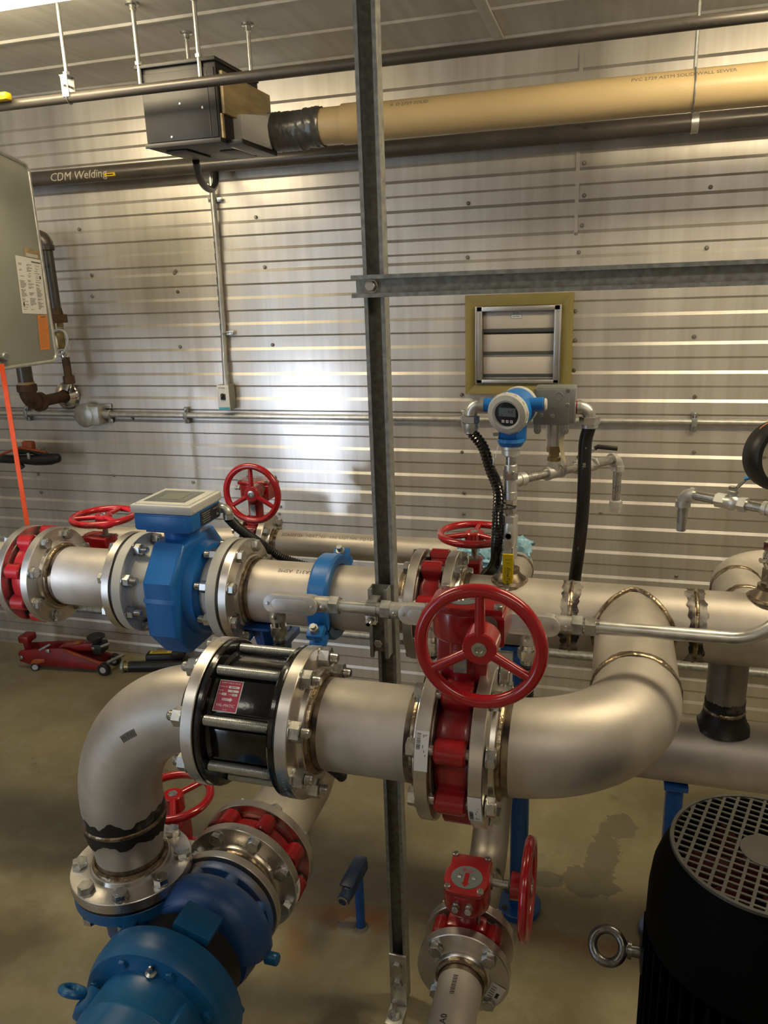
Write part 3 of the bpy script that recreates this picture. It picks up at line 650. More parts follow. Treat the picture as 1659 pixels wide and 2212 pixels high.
def check_valve():
    t = thing('check_valve', 'black silent check valve with red nameplate and long exposed studs', 'valve', (-.609, YF, ZP))
    x0, x1 = -.686, -.532
    b = MB('gloss_black'); L = x1 - x0
    b.lathe(xf(x0), [(.08, 0), (.136, 0), (.1385, .003), (.1385, .010), (.136, .013), (.1165, .014), (.1115, .020), (.1105, L - .02), (.1165, L - .014), (.136, L - .013), (.1385, L - .010), (.1385, L - .003), (.136, L), (.08, L), (.08, 0)], 80)
    b.box(axm((-.609, YF, ZP), (0, -.7071, .7071), X) @ TR(0, 0, .1095), .112, .062, .006, .003); b.box(axm((-.609, YF, ZP), (0, -1, 0), X) @ TR(0, 0, .1095), .112, .062, .006, .003)
    b.done('body', t)
    pm = axm((-.609, YF, ZP), (0, -.7071, .7071), X) @ TR(-.030, .0, .1128)
    p = MB('paper'); p.box(pm, .047, .058, .0012, .0004); p.use('label_red'); p.box(pm @ TR(0, 0, .0007), .0435, .0545, .0006)
    q = pm @ TR(0, 0, .0011); p.use('paper')
    p.text('SILENT CHECK VALVE', q @ TR(0, .0235, 0), .0038, .0001, 'CENTER'); p.text('MODEL NO.', q @ TR(-.020, .0165, 0), .003, .0001); p.text('CLASS', q @ TR(-.020, .0095, 0), .003, .0001); p.text('SIZE', q @ TR(-.020, .0030, 0), .003, .0001); p.text('CWP', q @ TR(.0, .0030, 0), .003, .0001)
    for x, y, w in ((.008, .0165, .021), (.008, .0095, .021), (-.0085, .003, .009), (.0125, .003, .010)): p.box(q @ TR(x, y, .0002), w, .0042, .0004)
    p.prism(q, [(-.010, -.0085), (.006, -.0085), (.006, -.0105), (.0105, -.0062), (.006, -.002), (.006, -.0042), (-.010, -.0042)], 0, .0004)
    p.text('VAL-MATIC', q @ TR(-.019, -.0172, 0), .0072, .0001); p.text('VALVE', q @ TR(.0, -.0245, 0), .003, .0001, 'CENTER')
    p.use('label_red'); p.text('FLOW', q @ TR(-.0085, -.0064, .0005), .0036, .0001); p.use('ink')
    p.text('1806/4W', q @ TR(0, .0165, .0005), .0034, .0001); p.text('150', q @ TR(.004, .0095, .0005), .0034, .0001); p.text('6', q @ TR(-.010, .003, .0005), .0034, .0001); p.text('250', q @ TR(.009, .003, .0005), .0034, .0001)
    p.done('nameplate', t, auto=.3)
    for i, pp in enumerate(bolt_pos(V((0, YF, ZP)), X, Z, F6)):
        b = MB('stud'); r = .0096; z0, z1 = x0 - .0254, x1 + .0254; pr = [(0, 0)]; pit = .0026; n = int((z1 - z0) / pit)
        for k in range(n): pr += [(r * .86, k * pit), (r, k * pit + pit * .5)]
        pr += [(r * .86, n * pit), (0, n * pit)]
        b.lathe(axm((z0, pp.y, pp.z), X), pr, 18); so = b.done('stud', t)
        for x, d in ((z0, -1), (z1, 1)):
            q = MB('zinc'); head(q, V((x, pp.y, pp.z)), X * d, dict(F6, af=.0318), .014, random.random()); q.done('nut', so)
check_valve()

# elbow and reducer from the check valve down to the pump
t = thing('riser_elbow', 'grey stainless elbow with sooty weld dropping from the check valve to the pump flange', 'pipe', (-.96, YF, .75))
fo = flange(xf(-.686, -1), F6, t)
E1 = arc((-.725, YF, ZP), -X, -Z, .235, 36); RX = E1[-1].x; EZ = E1[-1].z
pipe(E1, R6, t, name='elbow'); pipe([E1[-1], (RX, YF, .620)], R6, t)
ring_weld(axm((RX, YF, .622), Z), R6, t, 2)
b = MB('steel'); b.lathe(axm((RX, YF, .620), -Z), [(R6, 0), (R6, .012), (.0815, .025), (.0755, .055), (.0715, .075), (.0707, .085), (.0707, .125)], 56); b.done('reducer', t)
FZ = .475
fo = flange(axm((RX, YF, FZ), Z), F5, t)
b = MB('cover_al'); stamp(b, 'A182 F304 5150 150 B16', axm((RX, YF, FZ + .0125), Z, X), .127, PI * 1.25, .0075); b.done('edge_stamp', t)
b = MB('cover_al'); stamp(b, 'A F 304 4 04 B16 150', axm((-.6985, YF, ZP), X, Y), .1397, PI - .05, .0085); b.done('edge_stamp', t)
b = MB('ink_grey')
for q in range(22):                                                  # printed bar code on the elbow skin
    a = .50 + .16 * q / 22; c0 = E1[0] + (-Z * .235)
    p0 = V((E1[0].x - .235 * math.sin(a), YF, E1[0].z - .235 + .235 * math.cos(a)))
    rad = V((-math.sin(a), 0, math.cos(a))); dirn = (rad * .12 + V((0, -1, 0)) * .993).normalized(); sd = rad
    c = p0 + dirn * (R6 + .0004); b.box(axm(c, dirn, sd), .015, .0005 if q % 3 else .0010, .0004)
b.done('printed_code', t)

# ================================================================== pump
PX, PZ = -.782, .366
def pump():
    t = thing('pump', 'blue close-coupled centrifugal pump with stubby blue motor, bottom left', 'pump', (PX, 1.1, 0))
    b = MB('cast_blue')
    # volute: ring whose section grows towards the discharge on the left
    cy = 1.175; n = 60; m = 18; rings = []
    for k in range(n + 1):
        q = PI * 1.02 + 2 * PI * k / n; g = k / n; rs = .037 + .016 * g; Rc = .084 + .012 * g
        d = V((math.cos(-q + PI), 0, math.sin(-q + PI)))
        c = V((PX, cy, PZ)) + d * Rc
        rings.append([b.bm.verts.new(c + d * rs * math.cos(2 * PI * j / m) + V((0, 1, 0)) * rs * 1.0 * math.sin(2 * PI * j / m)) for j in range(m)])
    b.grid(rings, True, (True, True))
    b.lathe(axm((PX, cy, PZ), Y), [(0, -.045), (.115, -.042), (.120, -.025), (.105, .0), (.10, .04), (.095, .055), (.085, .068), (.085, .10)], 56)
    b.done('volute', t)
    b = MB('cast_blue'); rings = []
    for z, x, r in ((FZ - .035, RX, .075), (FZ - .07, RX + .004, .070), (FZ - .12, RX + .012, .074), (FZ - .16, RX + .05, .066), (FZ - .20, RX + .10, .05)):
        rings.append([b.bm.verts.new((x + r * math.cos(2 * PI * j / 28), YF - .008 + r * math.sin(2 * PI * j / 28), z)) for j in range(28)])
    b.grid(rings); b.done('discharge_neck', t)
    b = MB('pump_blue'); b.lathe(axm((RX, YF, FZ - .006), -Z), [(.05, 0), (.122, 0), (.124, .002), (.124, .026), (.118, .030), (.05, .030)], 64); b.done('discharge_flange', t)
    gasket(axm((RX, YF, FZ - .006), Z), .124, .06, .006, t)
    for p in bolt_pos(V((RX, YF, FZ + F5['t'])), Z, Y, F5):
        q = MB('zinc'); head(q, p, Z, F5, 0, random.random()); q.cyl(p, p - Z * .07, .0085, 12); q.hexn(axm(p - Z * .062, -Z), .0286, .016); q.done('bolt', t)
    # suction flange (stainless ring clamped on the blue nozzle)
    b = MB('cast_blue'); b.lathe(axm((PX, cy + .058, PZ), Y), [(.09, 0), (.118, .003), (.12, .006), (.12, .022), (.09, .022)], 56); b.done('suction_flange', t)
    for k in range(8):
        a = 2 * PI * (k + .5) / 8; p = V((PX + .108 * math.cos(a), cy + .058, PZ + .108 * math.sin(a))); q = MB('cast_blue'); q.cyl(p - Y * .02, p + Y * .003, .015, 18, None, .002); q.done('flange_boss', t)
    # frame adapter between volute and motor
    b = MB('pump_blue'); b.lathe(axm((PX, 1.022, PZ), -Y), [(.10, -.012), (.152, -.012), (.156, -.008), (.156, .022), (.1545, .025), (.1545, .027), (.152, .040), (.146, .052), (.108, .056), (.10, .056)], 72)
    b.done('adapter_ring', t)
    b = MB('black'); b.lathe(axm((PX, 1.112, PZ), -Y), [(.112, 0), (.112, .07), (.05, .07)], 48); b.done('seal_chamber', t)
    for a in (1.22, 2.75, 3.9, 5.3):
        p = V((PX + .138 * math.cos(a), 1.08, PZ + .138 * math.sin(a))); q = MB('pump_blue'); q.box(axm(p, Y, V((math.cos(a), 0, math.sin(a)))), .020, .080, .062, .004); q.done('adapter_arm', t)
    for a in (.35, 1.15, 1.95, 2.75):
        p = V((PX + .128 * math.cos(a), .970, PZ + .128 * math.sin(a))); q = MB('pump_blue'); q.hexn(axm(p, -Y), .017, .009, .2); q.done('bolt', t)
    # motor
    b = MB('pump_blue'); b.lathe(axm((PX, .985, PZ), -Y), [(.118, 0), (.116, .010), (.113, .016), (.113, .085), (.115, .088), (.1135, .091), (.113, .36), (.10, .39), (0, .40)], 64); b.done('motor', t)
    q = MB('zinc'); a = 1.45; q.lathe(axm((PX + .117 * math.cos(a), .965, PZ + .117 * math.sin(a)), (math.cos(a), -.2, math.sin(a))), [(.011, 0), (.011, .004), (.006, .006), (.006, .012), (.003, .018), (0, .019)], 14); q.done('grease_fitting', t)
    # lifting lug on the left, foot lug on the right
    b = MB('pump_blue'); a = 2.75; d = V((math.cos(a), 0, math.sin(a))); c = V((PX, .93, PZ)) + d * .118
    b.box(axm(c, d, Y), .05, .04, .03, .006); b.tor(axm(c + d * .030 + Z * .014, (.1, .62, .78)), .021, .0075, 28, 10); b.done('lifting_eye', t)
    b = MB('pump_blue'); a = .62; d = V((math.cos(a), 0, math.sin(a))); b.box(axm(V((PX, .925, PZ)) + d * .116, d, Y), .055, .035, .022, .006); b.done('terminal_lug', t)
    b = MB('pump_blue'); b.cyl((PX + .138, cy - .005, PZ - .02), (PX + .168, cy - .005, PZ - .02), .013, 18, None, .003); b.done('drain_plug', t)
    for y0 in (.80, 1.03):
        q = MB('pump_blue'); q.bx((PX - .12, y0 - .04, .0), (PX + .12, y0 + .04, .025), .004); q.bx((PX - .02, y0 - .03, .02), (PX + .02, y0 + .03, PZ - .10), .004); q.done('foot', t)
    return t
pump()
# suction spool, valve and pipe behind the pump
SVY = 1.392
t = thing('pipe_spool', 'short stainless suction spool between the blue pump and the valve behind it', 'pipe', (PX, 1.30, PZ))
pipe([(PX, 1.262, PZ), (PX, SVY - .05, PZ)], R6, t); flange(axm((PX, SVY - GAP / 2, PZ), -Y), F6, t)
b = MB('flange'); b.lathe(axm((PX, 1.262, PZ), Y), [(.08, 0), (.125, 0), (.1265, .0015), (.1265, .019), (.125, .0205), (.10, .0205), (.095, .026), (.08, .026), (.08, 0)], 64); b.done('flange', t)
butterfly('butterfly_valve', 'red suction valve behind the blue pump, its wheel half hidden by the riser elbow', (PX, SVY, PZ), Y, -X, Z, 1, F6, GAP, .262, .1025, .110)
t = thing('suction_pipe', 'stainless suction pipe running back from the valve behind the pump to the low header', 'pipe', (PX, 1.6, PZ))
fo = flange(axm((PX, SVY + GAP / 2, PZ), Y), F6, t); LHZ, LHY = .570, 1.80
pipe(fillet([(PX, SVY + .05, PZ), (PX, 1.80, PZ), (PX, 1.80, LHZ)], .12, 14), R6, t)
b = MB('paper'); edge_sticker(b, axm((PX, SVY - GAP / 2 - .0125, PZ), Y, X), .1397, -.12, .30, .022, 0, False); b.done('sticker', t, fix=False)

# low header
t = thing('low_header', 'stainless pipe run low behind the front elbow, right side', 'pipe', (.3, LHY, LHZ))
pipe([(-.95, LHY, LHZ), (1.9, LHY, LHZ)], R6 - .002, t)
t = thing('bypass_pipe', 'dark stained vertical pipe joining the header to the low pipe at the right edge', 'pipe', (.288, LHY, .7))
pipe([(.288, LHY, LHZ + .06), (.288, LHY, ZP - .06)], R3 - .0005, t, 'steel_dark'); ring_weld(axm((.288, LHY, .690), Z), R3, t, 2)
b = MB('soot_heavy'); b.lathe(axm((.288, LHY, .688), -Z), [(.046, 0), (.048, .012), (.054, .030), (.066, .045)], 32); b.done('branch_outlet', t)

# ================================================================== small valve line on the floor
SX, SZ, SY = -.240, .335, 1.292
t = thing('drain_pipe', 'small stainless pipe with a barcode rising from the bottom edge to the small red valve', 'pipe', (SX, 1.0, SZ))
pp = pipe([(SX, .55, SZ), (SX, SY - .05, SZ)], R3, t); flange(axm((SX, SY - .027, SZ), -Y), F3, t)
b = MB('ink')
Mk = axm((SX, 0, SZ), (-.10, 0, .995), Y)
for q in range(12): b.box(Mk @ TR(1.150 + .045 * q / 12 + .002, 0, R3 + .0003), .0018 if q % 2 else .001, .009, .0004)
b.text('10-', Mk @ TR(1.025, .004, R3 + .0003) @ Matrix.Rotation(0, 4, 'Z'), .022, .0002, wrap=R3); b.text('A0', Mk @ TR(1.085, .004, R3 + .0003), .018, .0002, wrap=R3); b.done('marking', pp)
b = MB('paper'); Ml = axm((SX + .066, SY - .027 - .0239 - .003, SZ - .028), (0, -1, .1), (.92, 0, -.4)); b.box(Ml, .030, .040, .0006); b.use('ink'); b.box(Ml @ TR(.006, -.004, .0006), .006, .012, .0004)
for k in range(5): b.box(Ml @ TR(-.006, .012 - .006 * k, .0006), .010, .0012, .0004)
b.done('sticker', t)
butterfly('butterfly_valve', 'small red butterfly valve near the floor with disc marked by a red arrow on top', (SX, SY, SZ), Y, Z, X, 1, F3, .054, .192, .1025, .118, .048, .92, shaft_drop=.042)
t = thing('drain_pipe', 'dark sooty small pipe running back from the small red valve under the large valve', 'pipe', (SX, 1.5, SZ))
flange(axm((SX, SY + .027, SZ), Y), F3, t)
PD = fillet([(SX, SY + .05, SZ), (SX, 1.57, SZ), (SX, 1.785, LHZ - .03)], .11, 12)
pipe(PD, R3, t, 'steel_dark'); ring_weld(axm((SX, 1.50, SZ), Y), R3, t, True)

# ================================================================== 3-inch line behind the header
BY, BZ = 2.35, .845
BVX = at(553, 1095, BY).x
t = thing('back_pipe', 'stainless pipe behind the flow meter, left of the upright red handwheel', 'pipe', (-1.7, BY, BZ))
LX = at(168, 1150, BY).x
pipe([(LX - .02, BY - .22, BZ)] + arc((LX - .02, BY - .20, BZ), Y, X, .11, 12)[1:] + [(BVX - .04, BY, BZ)], R3, t)
ring_weld(axm((LX + .30, BY, BZ), X), R3, t)
flange(axm((BVX - .027, BY, BZ), -X), F3, t)
b = MB('soot'); b.lathe(axm((LX + .27, BY, BZ), X), [(R3 + .0008, 0), (R3 + .0008, .03)], 32); b.done('burn_mark', t)
butterfly('butterfly_valve', 'small red valve behind the flow meter, upright wheel seen against the wall', (BVX, BY, BZ), X, Z, -Y, 1, F3, .054, .222, .1025, .112, .045, .95, shaft_drop=.02)
t = thing('back_pipe', 'stainless pipe with stamped lettering behind the header, ending in an elbow under blue rag', 'pipe', (-.7, BY, BZ))
flange(axm((BVX + .027, BY, BZ), X), F3, t)
ex = at(1128, 1215, BY).x
pb = pipe([(BVX + .04, BY, BZ)] + arc((ex - .10, BY, BZ), X, -Y, .10, 14) + [(ex, YH + .07, BZ + .012)], R3, t)
ring_weld(axm((ex, BY - .115, BZ), Y), R3, t)
st = MB('ink_grey'); Mst = axm((0, BY, BZ), (0, -.55, .83), X); st.text('SCA053126   HEAT NO   HN  LIGT NN  TQ I D', Mst @ TR(BVX + .10, 0, R3 + .0002), .016, .0002, wrap=R3); st.done('stencil', pb)
t = thing('vent_stub', 'stainless elbow stub rising behind the header at the right edge', 'pipe', (.33, 2.0, ZP))
r_ = .062; EE = arc((.325, 2.03, ZP + .005), Y, X, .14, 14)
pipe([(.325, YH + .06, ZP + .005)] + EE + [(1.5, EE[-1].y, ZP + .005)], r_, t); ring_weld(axm((.325, 2.02, ZP + .005), Y), r_, t); ring_weld(axm((.325, 1.885, ZP + .005), Y), r_, t)

# ================================================================== lamps
def strip_light(name, label, x0, x1, y0, y1, m):
    t = thing(name, label, 'ceiling light', ((x0 + x1) / 2, (y0 + y1) / 2, CEIL))
    b = MB('lamp_body'); b.bx((x0 + .05, y0 + .05, CEIL - .016), (x1 - .05, y1 - .05, CEIL - .002), .004); b.done('housing', t)
    d = MB(m); d.bx((x0 + .01, y0 + .01, CEIL - .085), (x1 - .01, y1 - .01, CEIL - .016), .015); d.done('diffuser', t)
strip_light('strip_light', 'long fluorescent ceiling light glowing white at the top left corner', -2.45, -1.25, 1.66, 1.89, 'lamp_front')
strip_light('strip_light', 'fluorescent ceiling light in the same row, out of view to the right', .25, 1.45, 1.66, 1.89, 'lamp_right')
strip_light('strip_light', 'fluorescent ceiling light behind the viewer on the left', -2.45, -1.25, -.3, -.07, 'lamp_rear')
strip_light('strip_light', 'fluorescent ceiling light behind the viewer on the right', .25, 1.45, -.3, -.07, 'lamp_rear_right')

# ================================================================== strut frame
def channel(b, M, L, w=.0395, d=.032, t=.0024, lip=.0072):
    """strut channel, open side towards local +y, length along local z"""
    h = w / 2
    poly = [(-h, -d), (h, -d), (h, 0), (h - lip, 0), (h - lip, -.007), (h - lip + t, -.007), (h - lip + t, -t), (h - t, -t), (h - t, -d + t), (-h + t, -d + t), (-h + t, -t), (-h + lip - t, -t), (-h + lip - t, -.007), (-h + lip, -.007), (-h + lip, 0), (-h, 0)]
    tb = bmesh.new(); a = [tb.verts.new((x, y, 0)) for x, y in poly]; c = [tb.verts.new((x, y, L)) for x, y in poly]; n = len(poly)
    for k in range(n): tb.faces.new((a[k], a[(k + 1) % n], c[(k + 1) % n], c[k]))
    for q in (a, c):
        bmesh.ops.triangle_fill(tb, edges=[tb.edges.get((q[k], q[(k + 1) % n])) for k in range(n)], use_beauty=True)
    bmesh.ops.recalc_face_normals(tb, faces=tb.faces)
    return b.merge(tb, M)
SPX, SPY = -.432, 1.425
t = thing('strut_post', 'tall galvanized strut channel post standing on the floor in the middle', 'post', (SPX, SPY, 0))
b = MB('galv'); channel(b, axm((SPX, SPY, .012), Z, -X), CEIL - .012); b.done('channel', t)
b = MB('galv_light'); b.bx((SPX - .0205, SPY - .0065, .004), (SPX + .0205, SPY - .0005, .155), .001); b.bx((SPX - .0205, SPY - .062, 0.0005), (SPX + .0205, SPY - .0005, .0065), .001); fo = b.done('foot_bracket', t)
for z in (.125, .075):
    q = MB('zinc'); q.hexn(axm((SPX, SPY - .0065, z), -Y), .022, .011); q.done('bracket_bolt', fo)
q = MB('zinc'); q.lathe(axm((SPX - .002, SPY - .036, .0065), Z), [(.017, 0), (.017, .0025), (0, .0025)], 20); q.cyl((SPX - .002, SPY - .036, .008), (SPX - .002, SPY - .036, .05), .0055, 12); q.hexn(axm((SPX - .002, SPY - .036, .009), Z), .019, .010); q.done('anchor_bolt', fo)
cp = at(805, 1310, SPY - .045)
t = thing('strut_bracket', 'short strut channel piece bolted on the post front behind the conduit clamp', 'bracket', (SPX, SPY, .86))
z0, z1 = at(803, 1425, SPY - .0445).z, at(806, 1278, SPY - .0445).z
b = MB('galv'); channel(b, axm((SPX - .006, SPY - .034, z0), Z, -X), z1 - z0, .0395, .032); b.done('channel', t)
q = MB('zinc'); q.hexn(axm((SPX - .006, SPY - .034 - .0, z0 + .035), -Y), .016, .008); q.done('bolt', t)
# rail to the right
RZ = (at(1200, 598, SPY - .01).z + at(850, 622, SPY - .01).z) / 2
t = thing('strut_rail', 'horizontal galvanized strut rail bolted to the post and running right', 'rail', (0, SPY, RZ))
b = MB('galv'); channel(b, axm((at(758, 625, SPY - .034).x, SPY - .0005 - .032, RZ), X, Z), 2.6); b.done('channel', t)
q = MB('zinc'); p = V((SPX - .003, SPY - .005, RZ)); q.lathe(axm(p + V((0, .002, 0)), -Y), [(.0125, 0), (.0125, .002), (0, .002)], 20); q.hexn(axm(p, -Y), .017, .010); q.done('rail_bolt', t)

# ================================================================== rigid conduit with cast fittings
CY = SPY - .036 - .028; CZ = (at(735, 1308, CY).z + at(1240, 1351, CY).z) / 2; CR = .0125
def conduit_body(label, x, out_x, down_x, name='conduit_fitting'):
    """cast fitting: long box with rounded cover facing the viewer, one hub along the run, one hub down"""
    xc, L = x, .118
    t = thing(name, label, 'conduit fitting', (xc, CY, CZ), 'cast conduit fittings')
    b = MB('cast_al'); h = .0165
    def stad(hw, hh, n=10):
        return [(hw - hh + hh * math.cos(-PI / 2 + PI * k / n), hh * math.sin(-PI / 2 + PI * k / n)) for k in range(n + 1)] + [(-hw + hh + hh * math.cos(PI / 2 + PI * k / n), hh * math.sin(PI / 2 + PI * k / n)) for k in range(n + 1)]
    M = axm((xc, CY - .020, CZ + .002), (0, -1, .12), X)
    b.prism(M, stad(L / 2 - .003, .0165), -.036, 0, .005, 2)
    b.cyl((xc + out_x * (L / 2 - .012), CY, CZ), (xc + out_x * (L / 2 + .022), CY, CZ), .0165, 24, None, .002)
    b.cyl((down_x, CY, CZ), (down_x, CY, CZ - .046), .0165, 24, None, .002)
    b.done('body', t)
    c = MB('cover_al'); c.prism(M, stad(L / 2, .0195), 0, .0035, .0014, 2); c.prism(M, stad(L / 2 - .018, .013), .003, .0042, .001); co = c.done('cover', t)
    for sx in (-1, 1):
        q = MB('zinc'); q.lathe(M @ TR(sx * (L / 2 - .011), 0, .0035), [(.004, 0), (.0035, .0016), (0, .0022)], 14); q.done('screw', co)
    q = MB('zinc'); q.lathe(axm((xc + out_x * (L / 2 + .008), CY - .0165, CZ), -Y), [(.0055, -.002), (.0055, .002), (.004, .003), (0, .003)], 14); q.lathe(axm((down_x, CY - .0165, CZ - .030), -Y), [(.0055, -.002), (.0055, .002), (0, .003)], 14); q.done('set_screw', t)
    n = MB('zinc'); n.cyl((down_x, CY, CZ - .046), (down_x, CY, CZ - .058), .0145, 24); n.hexn(axm((down_x, CY, CZ - .056), -Z), .033, .020); n.cyl((down_x, CY, CZ - .072), (down_x, CY, CZ - .086), .0135, 20); n.done('compression_nut', t)
    if abs(out_x):
        n = MB('galv'); n.hexn(axm((xc + out_x * (L / 2 + .020), CY, CZ), X * out_x), .034, .020); n.done('lock_nut', t)
    return t
B1 = (at(580, 1297, CY).x + at(692, 1302, CY).x) / 2
B2 = at(865, 1318, CY).x + .060
B3 = at(1213, 1345, CY).x - .060
D1, D2, D3 = at(600, 1330, CY).x, at(933, 1385, CY).x, at(1140, 1385, CY).x
conduit_body('cast conduit fitting with long cover, left of the strut post', B1, 1, D1)
conduit_body('cast conduit fitting with pale cover, its right end hidden behind the large red wheel', B2, -1, D2)
conduit_body('cast conduit fitting seen through the right side of the large red wheel', B3, 1, D3)
b = MB('galv_light'); b.cyl((B1 + .085, CY, CZ), (B2 - .085, CY, CZ), CR, 24); tag(b.done('steel_conduit'), 'short straight steel conduit between two cast fittings, clamped to the strut post', 'conduit')
b = MB('galv_light'); b.cyl((B2 + .05, CY, CZ), (B3 - .05, CY, CZ), CR, 24); tag(b.done('steel_conduit'), 'steel conduit stub hidden behind the gearbox of the large red valve', 'conduit')
bend = at(1600, 1375, CY)
t = thing('steel_conduit', 'steel conduit running right from the large red wheel and bending up at the frame edge', 'conduit', (.1, CY, CZ))
b = MB('galv_light'); b.tube([(B3 + .085, CY, CZ), (bend.x - .03, CY, CZ)] + arc((bend.x - .02, CY, CZ), X, V((.55, .1, .83)), .10, 14) + [V((bend.x + .16, CY + .02, CZ + .20))], CR, 24); b.done('tube', t)
b = MB('zinc'); b.hexn(axm((B3 + .102, CY, CZ), X), .032, .020); b.cyl((B3 + .085, CY, CZ), (B3 + .128, CY, CZ), .0145, 24); b.done('connector', t)
t = thing('conduit_clamp', 'two-piece zinc conduit clamp with screw on the strut post', 'clamp', (SPX - .008, CY, CZ))
for sx in (-1, 1):
    b = MB('zinc'); M = axm((SPX - .008, CY, CZ), X, Z); rg = []
    for k in range(13):
        a = PI / 2 + sx * PI * k / 12 * .95
        rg.append(a)
    rows = [[b.bm.verts.new(M @ V((r * math.cos(a), r * math.sin(a), z))) for a in rg] for r, z in ((.0128, -.011), (.0150, -.011), (.0150, .011), (.0128, .011))]
    rows.append(rows[0]); b.grid(rows, False); b.done('clamp_half', t)
b = MB('zinc'); b.bx((SPX - .019, CY - .012, CZ - .030), (SPX + .003, CY - .009, CZ - .012), .001); b.bx((SPX - .019, CY - .002, CZ - .030), (SPX + .003, CY + .001, CZ - .012), .001)
b.cyl((SPX - .008, CY - .030, CZ - .022), (SPX - .008, CY + .006, CZ - .022), .004, 12); b.lathe(axm((SPX - .008, CY - .024, CZ - .022), -Y), [(.008, 0), (.0075, .003), (.004, .006), (0, .006)], 18); b.bx((SPX - .018, CY - .006, CZ + .012), (SPX + .002, CY + .03, CZ + .016)); b.done('clamp_screw', t)
for nm, dx, e in (('short black flexible conduit under the left cast fitting, going behind the check valve', D1, [(0, 0, 0), (0, .0, -.05), (.005, .01, -.16), (.03, .06, -.30), (.07, .14, -.42)]),
                  ('black flexible conduit hanging behind the large red wheel, swinging left', D2, [(0, 0, 0), (-.003, .01, -.05), (-.022, .05, -.12), (-.035, .10, -.22), (-.02, .16, -.40)]),
                  ('black flexible conduit below the cast fitting right of the large red wheel', D3, [(0, 0, 0), (0, .0, -.06), (-.005, .02, -.16), (-.01, .05, -.24), (.0, .08, -.34)])):
    flex('flexible_conduit', nm, [V((dx, CY, CZ - .084)) + V(q) for q in e], .0135, group='black flexible conduits under cast fittings')

# ================================================================== blue supports
def stand(label, p, top, r, name='pipe_stand', sq=False, plate=None):
    t = thing(name, label, 'pipe support', p)
    b = MB('stand_blue'); p = V(p)
    if sq: b.bx((p.x - r, p.y - r, .008), (p.x + r, p.y + r, top - .01), .003)
    else: b.cyl(p, (p.x, p.y, top - .01), r, 28)
    b.done('leg', t)
    b = MB('stand_blue'); b.cyl(p, p + Z * .022, .062, 36, None, .003); fo = b.done('foot', t)
    for k in range(4):
        a = PI / 4 + k * PI / 2; q = MB('black'); q.cyl(p + V((.047 * math.cos(a), .047 * math.sin(a), .0215)), p + V((.047 * math.cos(a), .047 * math.sin(a), .0232)), .009, 14); q.done('bolt_hole', fo)
    b = MB('stand_blue'); w = plate or .05; b.bx((p.x - w, p.y - .045, top - .014), (p.x + w, p.y + .045, top), .002); b.done('saddle', t)
    return t
sp = at(1120, 1880, YH); ft = at(1128, 1893, 1.0)
def floor_pt(u, v, z=0.0):
    d = at(u, v, 1.0) - CAM; return CAM + d * ((z - CAM.z) / d.z)
fp = floor_pt(1130, 1893); stand('round blue pipe stand on the floor between the small red wheel and the header', (fp.x, YH + .02, 0), ZP - R6, .0245)
fp2 = at(1455, 1725, LHY); stand('square blue pipe stand under the low pipe, right behind the black motor', (fp2.x, LHY, 0), LHZ - R6 + .002, .020, sq=True, plate=.028)
fp3 = at(566, 1370, YH)
t = thing('pipe_stand', 'blue pipe support with flared gusset under the header spool right of the flow meter', 'pipe support', (fp3.x, YH, 0))
b = MB('stand_blue'); b.bx((fp3.x - .05, YH - .06, ZP - R6 - .008), (fp3.x + .05, YH + .06, ZP - R6), .002); b.done('saddle', t)
b = MB('stand_blue'); b.prism(axm((fp3.x, YH + .003, ZP - R6 - .008), (0, -1, 0), X), [(-.035, 0), (.05, 0), (.05, -.09), (.022, -.10), (-.005, -.10)], 0, .008); b.prism(axm((fp3.x + .022, YH, ZP - R6 - .008), X, Y), [(-.05, 0), (.05, 0), (.025, -.10), (-.025, -.10)], -.003, .003); b.done('gusset', t)
b = MB('stand_blue'); lx, ly = -.905, 1.93; b.cyl((lx, ly, 0), (lx, ly, ZP - R6 - .094), .0245, 24); b.bx((fp3.x - .02, YH - .02, ZP - R6 - .115), (fp3.x + .04, ly + .024, ZP - R6 - .095), .002); b.bx((min(lx, fp3.x) - .02, ly - .024, ZP - R6 - .115), (max(lx, fp3.x) + .02, ly + .024, ZP - R6 - .095), .002); b.done('leg', t)
b = MB('stand_blue'); b.cyl((lx, ly, 0), (lx, ly, .015), .034, 32); b.done('foot', t)

# blue conduit stub on the floor
fp = floor_pt(780, 2002)
t = thing('floor_conduit', 'dark blue conduit stub with angled fitting standing up from the floor left of the post', 'conduit fitting', (fp.x, fp.y, 0))
top = at(768, 1895, fp.y - .02)
b = MB('stand_blue'); b.tube([fp, V((fp.x, fp.y, top.z - .005))], .0125, 20); b.done('stub', t)
b = MB('cement'); b.lathe(TR(fp.x, fp.y, 0), [(.022, 0), (.019, .004), (.014, .006)], 20); b.done('grout', t)
d = V((-.10, -.86, -.10)).normalized(); ctr = V((fp.x, fp.y - .025, top.z + .002)); M = axm(ctr, d)
b = MB('dark_blue'); b.box(axm(ctr, d, X), .030, .040, .115, .010); b.box(axm(ctr + V((-.004, 0, .021)), d, X), .034, .006, .105, .002); b.cyl(ctr + d * .045, ctr + d * .078, .0165, 24, None, .002); b.done('fitting_body', t)
b = MB('zinc'); b.lathe(M @ TR(0, 0, .078), [(.015, 0), (.015, .003), (.011, .003), (.011, -.02), (0, -.02)], 24); b.done('open_hub', t)

